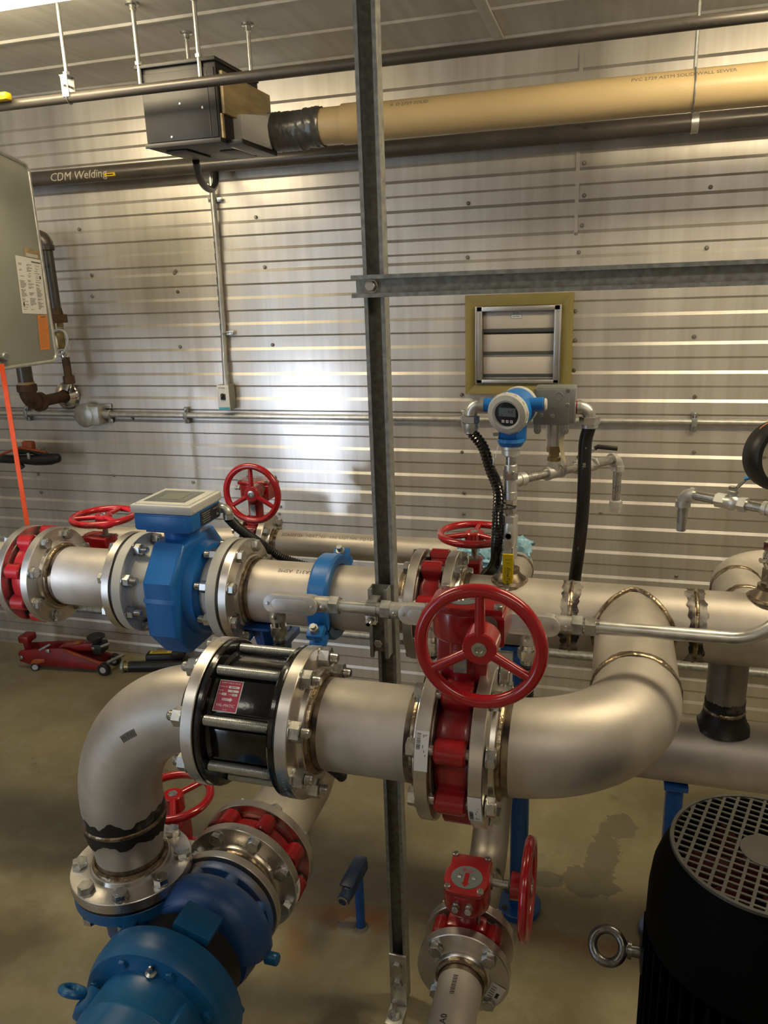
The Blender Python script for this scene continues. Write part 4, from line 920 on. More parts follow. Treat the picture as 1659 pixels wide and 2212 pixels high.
# ================================================================== black vertical motor, bottom right
MX, MY = .238, 1.035; MTOP = .893
def motor():
    t = thing('electric_motor', 'large black vertical electric motor with round fan grill on top, bottom right', 'motor', (MX, MY, 0))
    R = .129
    b = MB('motor_black')
    b.lathe(TR(MX, MY, 0), [(R - .004, MTOP - .002), (R, MTOP - .004), (R + .002, MTOP - .012), (R + .010, MTOP - .030), (R + .020, MTOP - .060), (R + .024, MTOP - .095), (R + .025, MTOP - .155), (R + .018, MTOP - .158)], 72)
    b.lathe(TR(MX, MY, 0), [(R - .006, MTOP - .004), (R - .006, MTOP - .030), (R + .004, MTOP - .06), (R + .010, MTOP - .15)], 72); b.done('fan_cover', t)
    # grill: square mesh of bars inside a ring, with a solid centre disc
    g = MB('grill'); g.lathe(TR(MX, MY, 0), [(R - .007, MTOP - .003), (R - .006, MTOP + .001), (R - .001, MTOP + .001), (R, MTOP - .003), (R - .007, MTOP - .003)], 72)
    rot = Matrix.Translation((MX, MY, 0)) @ Matrix.Rotation(-.30, 4, 'Z'); pit = .0182; Rg = R - .004
    n = int(Rg / pit)
    for k in range(-n, n + 1):
        c = k * pit; h = math.sqrt(Rg * Rg - c * c)
        g.box(rot @ TR(c, 0, MTOP - .0015), .0044, 2 * h, .0025)
    pit2 = .0135; n = int(Rg / pit2)
    for k in range(-n, n + 1):
        c = (k + .5) * pit2
        if abs(c) >= Rg: continue
        h = math.sqrt(Rg * Rg - c * c); g.box(rot @ TR(0, c, MTOP - .0016), 2 * h, .0036, .0023)
    g.lathe(TR(MX, MY, 0), [(.034, MTOP - .003), (.034, MTOP + .0005), (.0, MTOP + .0005)], 36)
    g.done('fan_grill', t)
    f = MB('fan_red'); f.lathe(TR(MX, MY, 0), [(0, MTOP - .03), (.03, MTOP - .03), (.034, MTOP - .06), (.034, MTOP - .09)], 24)
    for k in range(7):
        a = 2 * PI * k / 7 + .3; f.box(Matrix.Translation((MX, MY, MTOP - .055)) @ Matrix.Rotation(a, 4, 'Z') @ TR(.068, 0, 0) @ Matrix.Rotation(.5, 4, 'X'), .075, .004, .045, .001)
    f.done('fan', t)
    b = MB('motor_black'); b.lathe(TR(MX, MY, 0), [(0, MTOP - .10), (R + .006, MTOP - .10), (R + .006, MTOP - .16), (R + .008, MTOP - .17), (R + .008, .33), (R + .03, .31), (R + .03, .28), (.09, .27), (.09, .0)], 64)
    b.done('housing', t)
    fin = MB('motor_black')
    for k in range(48):
        a = 2 * PI * k / 48; fin.box(Matrix.Translation((MX, MY, (MTOP - .16 + .34) / 2)) @ Matrix.Rotation(a, 4, 'Z') @ TR(R + .014, 0, 0), .026, .0035, MTOP - .16 - .34)
    fin.done('cooling_fins', t)
    p = at(1312, 2058, MY); e = V((MX - R - .018, MY + .01, p.z + .004))
    q = MB('black'); q.box(TR(e.x + .004, e.y, e.z), .03, .05, .044, .004); q.done('lifting_boss', t)
    q = MB('eye_steel'); c = V((p.x, e.y, p.z + .004)); q.tor(axm(c, (-.15, -.75, .65)), .0235, .0075, 36, 14); q.cyl(c + X * .022, e, .0095, 16); q.cyl(c + X * .030, c + X * .036, .014, 18); q.done('eye_bolt', t)
    return t
motor()

# ================================================================== instrument tree on the header
TXX, TY = -.2225, YH
def zpix(v): return at(1100, v, TY).z
def hexpipe(b, x, y, z0, z1, af): b.hexn(axm((x, y, z0), Z), af, z1 - z0, .08)
t = thing('instrument_riser', 'stainless fitting stack with yellow-handled ball valve rising from the header to the blue transmitter', 'pipe fitting', (TXX, TY, ZP + R6))
b = MB('zinc'); b.cyl((TXX, TY, ZP + R6 + .02), (TXX, TY, zpix(960)), .0115, 20); hexpipe(b, TXX, TY, zpix(1035), zpix(1015), .030); hexpipe(b, TXX, TY, zpix(985), zpix(965), .026); hexpipe(b, TXX, TY, zpix(1108), zpix(1096), .029); b.done('nipple', t)
b = MB('tin'); b.cyl((TXX, TY, zpix(1072)), (TXX, TY, zpix(1006)), .0150, 24); b.cyl((TXX, TY, zpix(1078)), (TXX, TY, zpix(1060)), .0155, 24, None, .001); b.cyl((TXX, TY, zpix(1021)), (TXX, TY, zpix(1003)), .0155, 24, None, .001)
az_ = zpix(1040); AD = V((.648, .762, 0)).normalized(); b.cyl((TXX, TY, az_), V((TXX, TY, az_)) + AD * .040, .0145, 20); b.cyl(V((TXX, TY, az_)) + AD * .026, V((TXX, TY, az_)) + AD * .044, .0165, 20, None, .001); b.done('tee', t)
b = MB('chrome'); hexpipe(b, TXX, TY, zpix(1092), zpix(1078), .027); b.done('union', t)
v0, v1 = zpix(1205), zpix(1110)
b = MB('tin'); hexpipe(b, TXX, TY, zpix(1127), zpix(1112), .033); b.lathe(axm((TXX, TY, zpix(1178)), Z), [(.012, -.01), (.016, 0), (.0185, .012), (.0185, zpix(1130) - zpix(1178) - .008), (.016, zpix(1127) - zpix(1178)), (0, zpix(1127) - zpix(1178))], 28); hexpipe(b, TXX, TY, zpix(1205), zpix(1178), .031); b.done('ball_valve', t)
b = MB('zinc'); sz_ = zpix(1150); b.cyl((TXX, TY - .012, sz_), (TXX, TY - .032, sz_), .008, 16); b.hexn(axm((TXX, TY - .026, sz_), -Y), .014, .006); b.bx((TXX - .013, TY - .0275, zpix(1200)), (TXX + .008, TY - .0255, zpix(1158)), .0005); b.done('valve_stem', t)
b = MB('yellow'); hy = TY - .052; zh0, zh1 = at(1097, 1262, hy).z, at(1097, 1197, hy).z; M = axm((at(1097, 1230, hy).x, hy, (zh0 + zh1) / 2), (0, -1, .05), X); L = zh1 - zh0
hp = [(.0125 * math.cos(a), -L / 2 + .0125 + .0125 * math.sin(a)) for a in [PI + PI * k / 12 for k in range(13)]] + [(.0125, L / 2), (-.0125, L / 2)]
b.prism(M, hp, -.003, .003, .001); b.use('zinc'); b.bx((TXX - .012, hy, zh1 - .003), (TXX + .008, TY - .026, zh1)); b.bx((TXX - .012, TY - .028, zh1 - .003), (TXX + .008, TY - .026, zpix(1190)))
b.use('ink'); Mt = M @ TR(0, 0, .0031) @ Matrix.Rotation(-PI / 2, 4, 'Z'); b.text('FlowTek', Mt @ TR(-.006, .001, 0), .0125, .0002, 'LEFT', shear=.2); b.box(Mt @ TR(.012, -.006, .0002), .034, .0008, .0004); b.text(')', Mt @ TR(-.016, .001, 0), .010, .0002, 'CENTER'); b.text('ON OFF', Mt @ TR(-.024, 0, 0) @ Matrix.Rotation(PI / 2, 4, 'Z'), .0035, .0002, 'CENTER')
b.done('lever', t, auto=.3)['label'] = 'yellow lever sleeve'

def transmitter():
    c = at(1098, 899, TY - .055); c = V((TXX, TY, c.z)); zc = at(1100, 902, TY - .03).z; c = V((TXX, TY, zc + .010))
    t = thing('pressure_transmitter', 'blue pressure transmitter with round white-rimmed display, on top of the riser', 'transmitter', (TXX, TY, zpix(965)))
    d = V((-.22, -.965, -.10)).normalized(); M = axm(c, d, X); K = .80
    b = MB('meter_blue'); b.lathe(M, [(0, -.060), (.038, -.060), (.043, -.054), (.045, -.02), (.047, .0), (.047, .018), (.042, .022)], 48)
    b.cyl(c + V((.02, .012, .012)), c + V((.072, .012, .014)), .0165, 24, None, .002); b.cyl(c + V((-.02, .012, .010)), c + V((-.066, .012, .012)), .0165, 24, None, .002)
    zb = zpix(962); b.prism(axm((c.x + .002, c.y + .014, zb + .008), Z), [(.0335 * math.cos(PI / 8 + PI * k / 4), .0335 * math.sin(PI / 8 + PI * k / 4)) for k in range(8)], 0, c.z - zb - .030, .004)
    b.lathe(axm((c.x, c.y, zb), Z), [(0, 0), (.026, 0), (.032, .010), (.030, .018)], 32); b.done('housing', t)
    w = MB('white_paint'); w.lathe(M @ TR(0, 0, .014), [(.046, 0), (.0475, .003), (.0475, .012), (.044, .017), (.033, .021), (.0285, .019), (.0285, .010)], 56)
    for k in range(12):
        a = 2 * PI * k / 12 + .1; w.box(M @ Matrix.Rotation(a, 4, 'Z') @ TR(.0468, 0, .022), .003, .008, .010, .001)
    w.lathe(M @ TR(0, 0, -.062), [(.0, 0), (.041, 0), (.045, .004), (.045, .014), (.041, .018)], 48)
    w.cyl(c + V((.071, .012, .014)), c + V((.079, .012, .014)), .0145, 20, None, .003); w.done('cover_ring', t)
    g = MB('lcd_dark'); g.lathe(M @ TR(0, 0, .0265), [(0, 0), (.029, 0), (.029, -.004)], 40)
    g.use('bezel'); g.box(M @ TR(0, .004, .0269), .040, .020, .0006, 0); g.use('ink'); g.text('bar', M @ TR(-.015, -.003, .0274), .004, .0002); g.text('0.0', M @ TR(.008, .005, .0274), .010, .0002, 'CENTER')
    g.use('paper')
    for k, ch in enumerate('-+E'): g.box(M @ TR(-.010 + .010 * k, -.0175, .0270), .0068, .0068, .001, .0003)
    g.use('ink')
    for k, ch in enumerate('-+E'): g.text(ch, M @ TR(-.010 + .010 * k, -.0175, .0276), .005, .0002, 'CENTER')
    g.done('display', t)
    p = MB('tin'); p.lathe(axm((TXX, TY, zpix(985)), Z), [(.016, 0), (.0215, .004), (.0215, .016), (.024, .018), (.024, zpix(963) - zpix(985) + .006), (0, zpix(963) - zpix(985) + .006)], 36); p.done('process_connection', t)
    q = MB('zinc'); q.cyl(c + V((-.028, -.012, -.052)), c + V((-.040, -.016, -.052)), .004, 10); q.done('ground_screw', t)
    return c
TC = transmitter()
# left elbow + corrugated hose from the transmitter to the ground
t = thing('flexible_conduit', 'black corrugated hose with zinc elbow looping from the blue transmitter down behind the header', 'conduit', (TXX - .1, TY, 1.3))
e0 = TC + V((-.066, .012, .012)); b = MB('galv_light'); b.cyl(e0 + X * .002, e0 - X * .008, .0175, 24); b.tube([e0] + arc(e0 - X * .006, -X, -Z, .024, 10), .0150, 20); e1 = e0 + V((-.030, 0, -.026)); b.hexn(axm(e1, -Z), .036, .016); b.lathe(axm(e1 - Z * .016, -Z), [(.0195, 0), (.0195, .012), (.0165, .018), (.0165, .024)], 24); b.done('elbow_connector', t)
h0 = e1 - Z * .036
P = [h0, at(1043, 965, TY), at(1058, 1010, TY - .004), at(1076, 1060, TY - .012), at(1075, 1110, TY - .015), at(1073, 1170, TY + .0), at(1070, 1215, TY + .05), at(1052, 1240, TY + .10), at(1030, 1262, TY + .14)]
PR = resample(spline(P, 24), .0021); rs = [.0142 - .0024 * (.5 - .5 * math.cos(2 * PI * i / 4)) for i in range(len(PR))]
b = MB('gloss_black'); b.tube(PR, rs, 16); ho = b.done('hose', t)
q = MB('rubber'); zt = at(1085, 1092, TY - .02); q.tor(axm((TXX - .012, TY - .006, zpix(1092)), Z), .026, .0018, 30, 8); q.tube([at(1066, 1010, TY - .03), at(1078, 1030, TY - .035), at(1086, 1072, TY - .03)], [.003, .0022, .0006], 8); q.done('cable_tie', t)
q = MB('zinc'); q.tube([at(1065, 1005, TY - .03), at(1066, 985, TY - .03), at(1064, 968, TY - .02)], .0006, 6); q.tube([at(1070, 990, TY - .02), at(1076, 962, TY - .02)], .0005, 6); q.done('tag_wire', t)

# side arm: nipple, tee, pressure switch, ball valve with black lever, drain elbow
A0 = V((TXX, TY, az_)) + AD * .040
def onarm(u, v):
    """point of the side arm seen at this place in the photograph"""
    d = at(u, v, 1.0) - CAM; n = V((-AD.y, AD.x, 0)); k = (A0 - CAM).dot(n) / d.dot(n); p = CAM + d * k; return p
TE = onarm(1196, 1014); TE.z = az_; EE_ = onarm(1335, 990); EE_.z = az_
t = thing('side_arm', 'stainless side arm with black-levered ball valve ending in a downturned elbow, below the grey switch', 'pipe fitting', A0)
b = MB('zinc'); b.cyl(A0 - AD * .005, EE_ - AD * .012, .0112, 20); b.done('nipple', t)
b = MB('tin'); b.cyl(TE - AD * .024, TE + AD * .024, .0150, 24); b.cyl(TE - AD * .026, TE - AD * .018, .0170, 24); b.cyl(TE + AD * .018, TE + AD * .026, .0170, 24); b.cyl(TE, TE + Z * .026, .0145, 24); b.cyl(TE + Z * .020, TE + Z * .029, .0168, 24); b.done('tee', t)
BV = onarm(1265, 1000); BV.z = az_
b = MB('tin'); b.hexn(axm(BV - AD * .036, AD), .031, .020); b.lathe(axm(BV - AD * .02, AD), [(.013, 0), (.018, .006), (.0185, .022), (.016, .034), (0, .034)], 28); b.hexn(axm(BV + AD * .012, AD), .031, .022); b.cyl(BV, BV + Z * .028, .009, 16); bo = b.done('ball_valve', t)
lv = BV + V((.0, .0, .030)); q = MB('zinc'); q.hexn(axm(BV + Z * .022, Z), .016, .007); pts = [lv, lv + V((.016, .004, .006)), at(1290, 965, BV.y)]; q.tube([lv - X * .008, lv + AD * .010, at(1287, 968, BV.y)], .0045, 8); q.use('black'); q.tube([at(1285, 969, BV.y), at(1291, 965, BV.y), at(1334, 969, BV.y)], .0058, 10); q.done('lever', bo)
b = MB('tin'); Ea = arc(EE_ - AD * .022, AD, -Z, .022, 10); b.tube(Ea, .0148, 20); b.cyl(EE_ - AD * .026, EE_ - AD * .016, .0172, 22); pe = Ea[-1]; b.cyl(pe + Z * .004, pe - Z * .010, .0172, 22); b.done('elbow', t)
dz = at(1348, 1083, pe.y).z
b = MB('zinc'); b.cyl(pe, (pe.x, pe.y, dz), .0112, 20); b.use('paper'); b.cyl((pe.x, pe.y, dz + .003), (pe.x, pe.y, dz), .0125, 16); b.use('tin'); z2 = at(1348, 1108, pe.y).z; b.hexn(axm((pe.x, pe.y, dz), -Z), .029, (dz - z2) * .55); b.hexn(axm((pe.x, pe.y, dz - (dz - z2) * .55), -Z), .025, (dz - z2) * .45); b.done('drain_tail', t)

def pswitch():
    zt = TE.z
    t = thing('pressure_switch', 'square grey pressure switch box on a cylinder above the side arm, beside the blue transmitter', 'switch box', (TE.x, TE.y, zt + .03))
    y = TE.y
    def zz(v): return at(1196, v, y).z
    b = MB('brass'); b.hexn(axm((TE.x, y, zz(997)), Z), .028, .012); b.cyl((TE.x, y, zz(1000)), (TE.x, y, zz(960)), .0085, 16); b.hexn(axm((TE.x, y, zz(985)), Z), .021, .010); b.hexn(axm((TE.x, y, zz(976)), Z), .031, zz(962) - zz(976)); b.done('hex_bushing', t)
    b = MB('galv_light'); b.cyl((TE.x, y, zz(963)), (TE.x, y, zz(905)), .0195, 32, None, .002); b.done('bellows_housing', t)
    x0, x1 = at(1153, 870, y - .03).x, at(1232, 870, y - .03).x; z0, z1 = zz(913), zz(834)
    b = MB('box_grey'); b.bx((x0, y - .030, z0 + .002), (x1 + .012, y + .040, z1), .006); bo = b.done('box', t)
    b = MB('box_grey'); b.bx((x0 - .001, y - .034, z0), (x1 - .002, y - .030, z1 - .004), .003); b.tor(axm((x0 + .058, y - .034, z1 - .020), -Y), .0095, .0012, 28, 8); b.done('cover', bo)
    for fx, fz in ((.06, .92), (.93, .93), (.55, .48), (.93, .54), (.22, .26), (.52, .24)):
        q = MB('box_grey'); q.lathe(axm((x0 + (x1 - x0) * fx, y - .034, z0 + (z1 - z0) * fz), -Y), [(.0052, 0), (.0045, .0018), (0, .0022)], 16); q.done('rivet', bo)
    for fx in (.12, .88):
        q = MB('box_grey'); xc = x0 + (x1 - x0) * fx; pl = [(-.0085, .014), (-.0085, -.010)] + [(.0085 * math.cos(a), -.010 + .0085 * math.sin(a)) for a in [PI + PI * k / 8 for k in range(1, 8)]] + [(.0085, -.010), (.0085, .014)]
        q.prism(axm((xc, y - .030, z0 - .004), -Y, X), pl, 0, .003, .0006); q.use('zinc'); q.lathe(axm((xc, y - .033, z0 - .014), -Y), [(.0045, 0), (.0045, .0012), (.0028, .0012), (.0028, 0)], 16); q.done('mounting_ear', bo)
    # elbow and conduit on the right
    p = V((x1 + .012, y + .005, zz(880))); g = MB('galv_light'); g.use('label_red'); g.cyl(p - X * .001, p + X * .004, .0155, 22); g.use('galv_light'); g.cyl(p + X * .003, p + X * .012, .0165, 24); AA = arc(p + X * .008, X, -Z, .024, 12); g.tube(AA, .0148, 20); pe = AA[-1]; g.hexn(axm(pe + Z * .002, -Z), .042, .018); g.cyl(pe - Z * .014, pe - Z * .024, .0205, 24); g.done('elbow_connector', t)
    tg = MB('tag'); r0 = at(1218, 935, y - .03); rows = []
    for u, v, w in ((1219, 935, .004), (1213, 950, .010), (1213, 965, .011), (1216, 985, .009), (1222, 1000, .002)):
        p_ = at(u, v, y - .032); rows.append([tg.bm.verts.new(p_ - X * w / 2), tg.bm.verts.new(p_ + X * w / 2 + Y * .003)])
    tg.grid(rows, False); tg.tube([at(1221, 918, y - .034), at(1219, 936, y - .032)], .0006, 6); tg.done('wire_tag', t, fix=False)
    return pe
pe = pswitch()
ph = [pe - Z * .022, at(1264, 960, pe.y), at(1262, 1040, pe.y - .003), at(1258, 1110, pe.y), at(1251, 1180, pe.y + .02), at(1240, 1262, pe.y + .06), at(1232, 1330, pe.y + .09)]
P = spline(ph, 16); b = MB('rubber'); b.tube(P, .0158, 20)
o = tag(b.done('flexible_conduit'), 'smooth black sealed conduit hanging from the grey switch box behind the header', 'conduit')
b = MB('ink_light'); q = at(1262, 1008, pe.y - .0175); b.text('ABB', axm(q, (0, -1, 0), (0.03, 0, 1)), .010, .0002, 'CENTER')
q = at(1249, 1185, pe.y + .0035); b.text('CE', axm(q, (0, -1, 0), (0.1, 0, 1)), .007, .0002, 'CENTER'); q = at(1266, 968, pe.y - .0175); b.text('O', axm(q, (0, -1, 0), (0.1, 0, 1)), .006, .0002, 'CENTER'); b.done('printed_mark', o)

# right gauge tree
GX = .352
def gpx(v): return at(1652, v, TY).z
t = thing('gauge_riser', 'stainless riser with small valve and tee at the right frame edge, below the round gauge', 'pipe fitting', (GX, TY, ZP + R6))
b = MB('zinc'); b.cyl((GX, TY, ZP + R6), (GX, TY, at(1655, 1040, TY).z), .0112, 20); b.done('nipple', t)
b = MB('chrome'); hexpipe(b, GX, TY, gpx(1262), gpx(1225), .030); hexpipe(b, GX, TY, gpx(1188), gpx(1170), .034); b.lathe(axm((GX, TY, gpx(1225)), Z), [(.014, 0), (.019, .01), (.019, .03), (.015, gpx(1188) - gpx(1225))], 24); b.cyl((GX - .012, TY - .01, gpx(1205)), (GX - .026, TY - .02, gpx(1205)), .006, 12); b.done('needle_valve', t)
tz = at(1652, 1103, TY).z; BD = V((-.824, .566, 0)).normalized()
b = MB('tin'); b.cyl((GX, TY, tz - .028), (GX, TY, tz + .028), .0150, 24); b.cyl((GX, TY, tz), V((GX, TY, tz)) + BD * .028, .0150, 24); b.cyl(V((GX, TY, tz)) + BD * .020, V((GX, TY, tz)) + BD * .030, .017, 24); b.done('tee', t)
G0 = V((GX, TY, tz))
def onarm2(u, v):
    d = at(u, v, 1.0) - CAM; n = V((-BD.y, BD.x, 0)); k = (G0 - CAM).dot(n) / d.dot(n); return CAM + d * k
EL2 = onarm2(1477, 1066); EL2.z = tz; BV2 = onarm2(1580, 1085); BV2.z = tz
t = thing('side_arm', 'stainless side arm with blue-levered ball valve and downturned open nipple at the right', 'pipe fitting', G0 + BD * .03)
b = MB('zinc'); b.cyl(G0 + BD * .026, EL2 - BD * .012, .0112, 20); b.done('nipple', t)
b = MB('tin'); b.hexn(axm(BV2 - BD * .036, BD), .031, .018); b.lathe(axm(BV2 - BD * .020, BD), [(.013, 0), (.018, .008), (.0185, .02), (.015, .036), (0, .036)], 28); b.hexn(axm(BV2 + BD * .012, BD), .030, .024); b.cyl(BV2, BV2 + Z * .030, .010, 16); b.hexn(axm(BV2 + Z * .020, Z), .022, .008); bo = b.done('ball_valve', t)
q = MB('zinc'); q.hexn(axm(BV2 + Z * .030, Z), .015, .008); l0 = BV2 + Z * .029; l1 = at(1607, 1035, BV2.y - .005)
q.box(axm((l0 + l1) / 2 + V((.004, 0, 0)), (l1 - l0).cross(Y), l1 - l0), (l1 - l0).length, .020, .003, .0008); q.use('lever_blue'); l2 = at(1690, 1010, BV2.y - .012); q.box(axm((l1 + l2) / 2, (l2 - l1).cross(Y), l2 - l1), (l2 - l1).length, .021, .005, .0015); q.done('lever', bo)
b = MB('tin'); Ea = arc(EL2 - BD * .022, BD, -Z, .022, 10); b.tube(Ea, .0150, 20); b.cyl(EL2 - BD * .028, EL2 - BD * .018, .0175, 22); pe2 = Ea[-1]; b.cyl(pe2 + Z * .004, pe2 - Z * .010, .0175, 22); b.done('elbow', t)
za, zb = at(1470, 1128, pe2.y).z, at(1470, 1146, pe2.y).z
b = MB('zinc'); b.cyl(pe2, (pe2.x, pe2.y, za), .0125, 20); b.cyl((pe2.x, pe2.y, za), (pe2.x, pe2.y, zb), .0108, 8); b.done('open_nipple', t)
gc = at(1692, 985, TY - .09); gd = V((.40, -.91, .06)).normalized(); t = thing('pressure_gauge', 'round black pressure gauge with cream dial cut by the right frame edge', 'gauge', (gc.x, gc.y, gc.z - .08))
b = MB('rubber'); M = axm(gc, gd, X); b.lathe(M, [(0, -.038), (.058, -.038), (.070, -.030), (.073, -.010), (.072, .010), (.066, .018), (.057, .018), (.055, .006)], 56); b.done('case', t)
b = MB('dial'); b.lathe(M @ TR(0, 0, .004), [(0, 0), (.056, 0)], 48); b.use('ink'); MT = M
up = V((0, 0, 1)); gx = up.cross(gd).normalized(); gy = gd.cross(gx); MG = Matrix.Identity(4)
for i in range(3): MG[i][0] = gx[i]; MG[i][1] = gy[i]; MG[i][2] = gd[i]; MG[i][3] = (gc + gd * .0045)[i]
for k in range(7):
    a = PI * 1.25 - PI * 1.5 * k / 6; b.use('ink'); b.text(str(k * 10), MG @ TR(.044 * math.cos(a), .044 * math.sin(a), 0), .0085, .0001, 'CENTER'); b.box(MG @ Matrix.Rotation(a, 4, 'Z') @ TR(.0355, 0, .0002), .004, .001, .0003)
    b.use('dial_red'); b.text(str(k * 50), MG @ TR(.022 * math.cos(a), .022 * math.sin(a), 0), .006, .0001, 'CENTER')
b.tor(MG, .030, .0007, 48, 6, -PI * .25, PI * 1.25); b.done('dial_face', t)
b = MB('ink'); b.box(MG @ Matrix.Rotation(PI * 1.25, 4, 'Z') @ TR(.014, 0, .002), .045, .002, .0008); b.done('needle', t)
b = MB('label_orange'); b.tor(M @ TR(0, 0, -.012), .0732, .0009, 12, 6, 1.9, 2.3); b.done('red_mark', t)
b = MB('tin'); b.cyl((GX, TY, at(1655, 1045, TY).z), (GX, TY, gc.z), .011, 16); b.cyl((GX, TY, gc.z), gc - gd * .03, .011, 16); b.done('stem', t)

# ================================================================== on the back wall
WF = 2.944
def louvre():
    y = WF
    a, b_, c, d = at(1006, 639, y), at(1239, 630, y), at(1009, 858, y), at(1236, 836, y)
    x0, x1, z0, z1 = (a.x + c.x) / 2, (b_.x + d.x) / 2, (c.z + d.z) / 2 - .004, (a.z + b_.z) / 2
    t = thing('wall_vent', 'aluminium louvre vent in an olive wooden frame on the ribbed wall', 'vent', ((x0 + x1) / 2, y, z0))
    cx, cz, w, h = (x0 + x1) / 2, (z0 + z1) / 2, x1 - x0, z1 - z0
    f = .040
    for nm, poly in (('t', [(-w / 2, h / 2), (w / 2, h / 2), (w / 2 - f, h / 2 - f), (-w / 2 + f, h / 2 - f)]), ('b', [(-w / 2, -h / 2), (w / 2, -h / 2), (w / 2 - f, -h / 2 + f), (-w / 2 + f, -h / 2 + f)]),
                     ('l', [(-w / 2, -h / 2), (-w / 2 + f, -h / 2 + f), (-w / 2 + f, h / 2 - f), (-w / 2, h / 2)]), ('r', [(w / 2, -h / 2), (w / 2 - f, -h / 2 + f), (w / 2 - f, h / 2 - f), (w / 2, h / 2)])):
        q = MB('olive'); q.prism(axm((cx, y, cz), -Y, X), poly, -.01, .024, .001); q.done('frame_board', t)
    iw, ih = w - 2 * f, h - 2 * f
    q = MB('vent_al')
    for sx in (-1, 1): q.box(TR(cx + sx * (iw / 2 - .013), y - .012, cz), .024, .05, ih, .002); q.box(TR(cx + sx * (iw / 2 - .003), y - .026, cz), .006, .03, ih, .001)
    q.box(TR(cx, y - .012, cz + ih / 2 - .010), iw, .05, .018, .002); q.box(TR(cx, y - .012, cz - ih / 2 + .008), iw, .05, .014, .002); fr = q.done('inner_frame', t)
    zt = cz + ih / 2 - .019; H = ih - .034; n = 3; hs = (H) / n
    for k in range(n):
        q = MB('louver'); zc = zt - hs * k; tp, bt = zc - .001, zc - hs + .016
        q.bx((cx - iw / 2 + .026, y - .012, bt), (cx + iw / 2 - .026, y - .008, tp), .0008)
        q.use('bezel'); q.box(axm((cx, y - .015, bt - .003), (0, -.8, -.6), X), iw - .052, .016, .002)
        so = q.done('louvre_blade', fr)
        if k == 0:
            p = MB('cyan'); M = axm((cx - .008, y - .0125, zc - .020), -Y, X); p.box(M, .040, .015, .0008); p.use('paper'); p.box(M @ TR(0, 0, .0005), .037, .012, .0006); p.use('ink'); p.text('ventilair', M @ TR(0, 0, .0009), .008, .0001, 'CENTER'); p.done('label', so)
            p = MB('ink')
            for sx in (-.005, .005): p.cyl((cx - .010 + sx, y - .0115, zc - .009), (cx - .010 + sx, y - .0128, zc - .009), .0018, 10)
            p.done('rivet', so)
    q = MB('black'); q.bx((cx - iw / 2, y + .001, cz - ih / 2), (cx + iw / 2, y + .006, cz + ih / 2)); q.done('backing', fr)
louvre()

# horizontal wall conduit with junction box
HY = WF - .018; HZ = (at(400, 897, HY).z + at(1500, 912, HY).z) / 2
t = thing('wall_conduit', 'long grey conduit strapped across the ribbed wall below the vent', 'conduit', (-.5, HY, HZ))
xb = at(232, 896, HY).x
b = MB('cast_al'); b.cyl((xb - .01, HY, HZ), (2.5, HY, HZ), .0115, 18); b.cyl((-3.55, HY, HZ), (at(165, 895, HY).x, HY, HZ), .0115, 18); b.done('tube', t)
for u in (60, 403, 1001, 1199, 1500):
    x = at(u, 905, HY).x; b = MB('galv'); b.tube([V((x, WF - .001, HZ + .030)), V((x, HY - .002, HZ + .030)), V((x, HY - .0125, HZ + .010)), V((x, HY - .0125, HZ - .010)), V((x, HY - .002, HZ - .030)), V((x, WF - .001, HZ - .030))], .002, 6)
    b.box(TR(x, HY - .0125, HZ), .018, .003, .030, .001); b.box(TR(x, HY + .006, HZ + .024), .018, .012, .022, .001); b.box(TR(x, HY + .006, HZ - .024), .018, .012, .022, .001); b.use('zinc'); b.hexn(axm((x, HY, HZ + .027), -Y), .010, .005); b.done('strap', t)
xj, xl = at(217, 893, HY - .03).x, at(165, 893, HY - .03).x
t = thing('junction_box', 'cast grey junction box with round cover on the wall, left end of the long conduit', 'junction box', ((xj + xl) / 2, HY, HZ))
b = MB('cast_al'); cx = at(205, 893, HY - .02).x; cl = at(183, 893, HY - .03).x
b.bx((cx - .045, WF - .062, HZ - .042), (cx + .035, WF - .002, HZ + .042), .006); b.lathe(axm((cl, WF - .052, HZ), (-.1, -1, 0)), [(.05, -.04), (.052, -.01), (.052, .006), (.046, .010), (.0, .012)], 36); b.cyl((cx + .03, HY, HZ), (cx + .065, HY, HZ), .020, 22, None, .002); b.cyl((cl - .045, HY, HZ), (cl - .075, HY, HZ), .020, 22, None, .002); b.box(TR(cx + .05, WF - .006, HZ - .03), .03, .008, .02, .002); b.box(TR(cx + .045, WF - .006, HZ + .035), .04, .008, .02, .002); bo = b.done('box', t)
for dx, dz in ((.055, -.030), (.055, .036), (-.03, .03), (-.025, .036)):
    q = MB('zinc'); q.hexn(axm((cx + dx, WF - .010 if dx > 0 else WF - .062, HZ + dz), -Y), .011, .005); q.done('screw', bo)

# switch box with its conduit
p0, p1 = at(470, 829, WF - .055), at(510, 884, WF - .055)
t = thing('switch_box', 'small grey toggle switch box on the wall at the foot of the vertical conduit', 'switch', ((p0.x + p1.x) / 2, WF, p1.z))
x0, x1 = at(470, 850, WF - .055).x, at(495, 850, WF - .055).x; z0, z1 = at(482, 886, WF - .055).z, at(482, 832, WF - .055).z
b = MB('cab_grey'); b.bx((x0, WF - .055, z0), (x1, WF - .001, z1), .002); b.done('box', t)
b = MB('lamp_body'); b.bx((x0, WF - .0575, z0), (x1, WF - .055, z1), .001); b.use('paper'); b.bx((x0 + .004, WF - .0585, z1 - .016), (x1 - .006, WF - .0574, z1 - .006)); b.use('cyan'); b.bx((x0 + .002, WF - .0585, z0 + .002), (x1 - .002, WF - .0574, z0 + .012)); b.use('ink')
for k in range(4): b.bx((x0 + .010 + .007 * k, WF - .0589, z1 - .013), (x0 + .014 + .007 * k, WF - .0583, z1 - .009))
pl = b.done('face_plate', t)
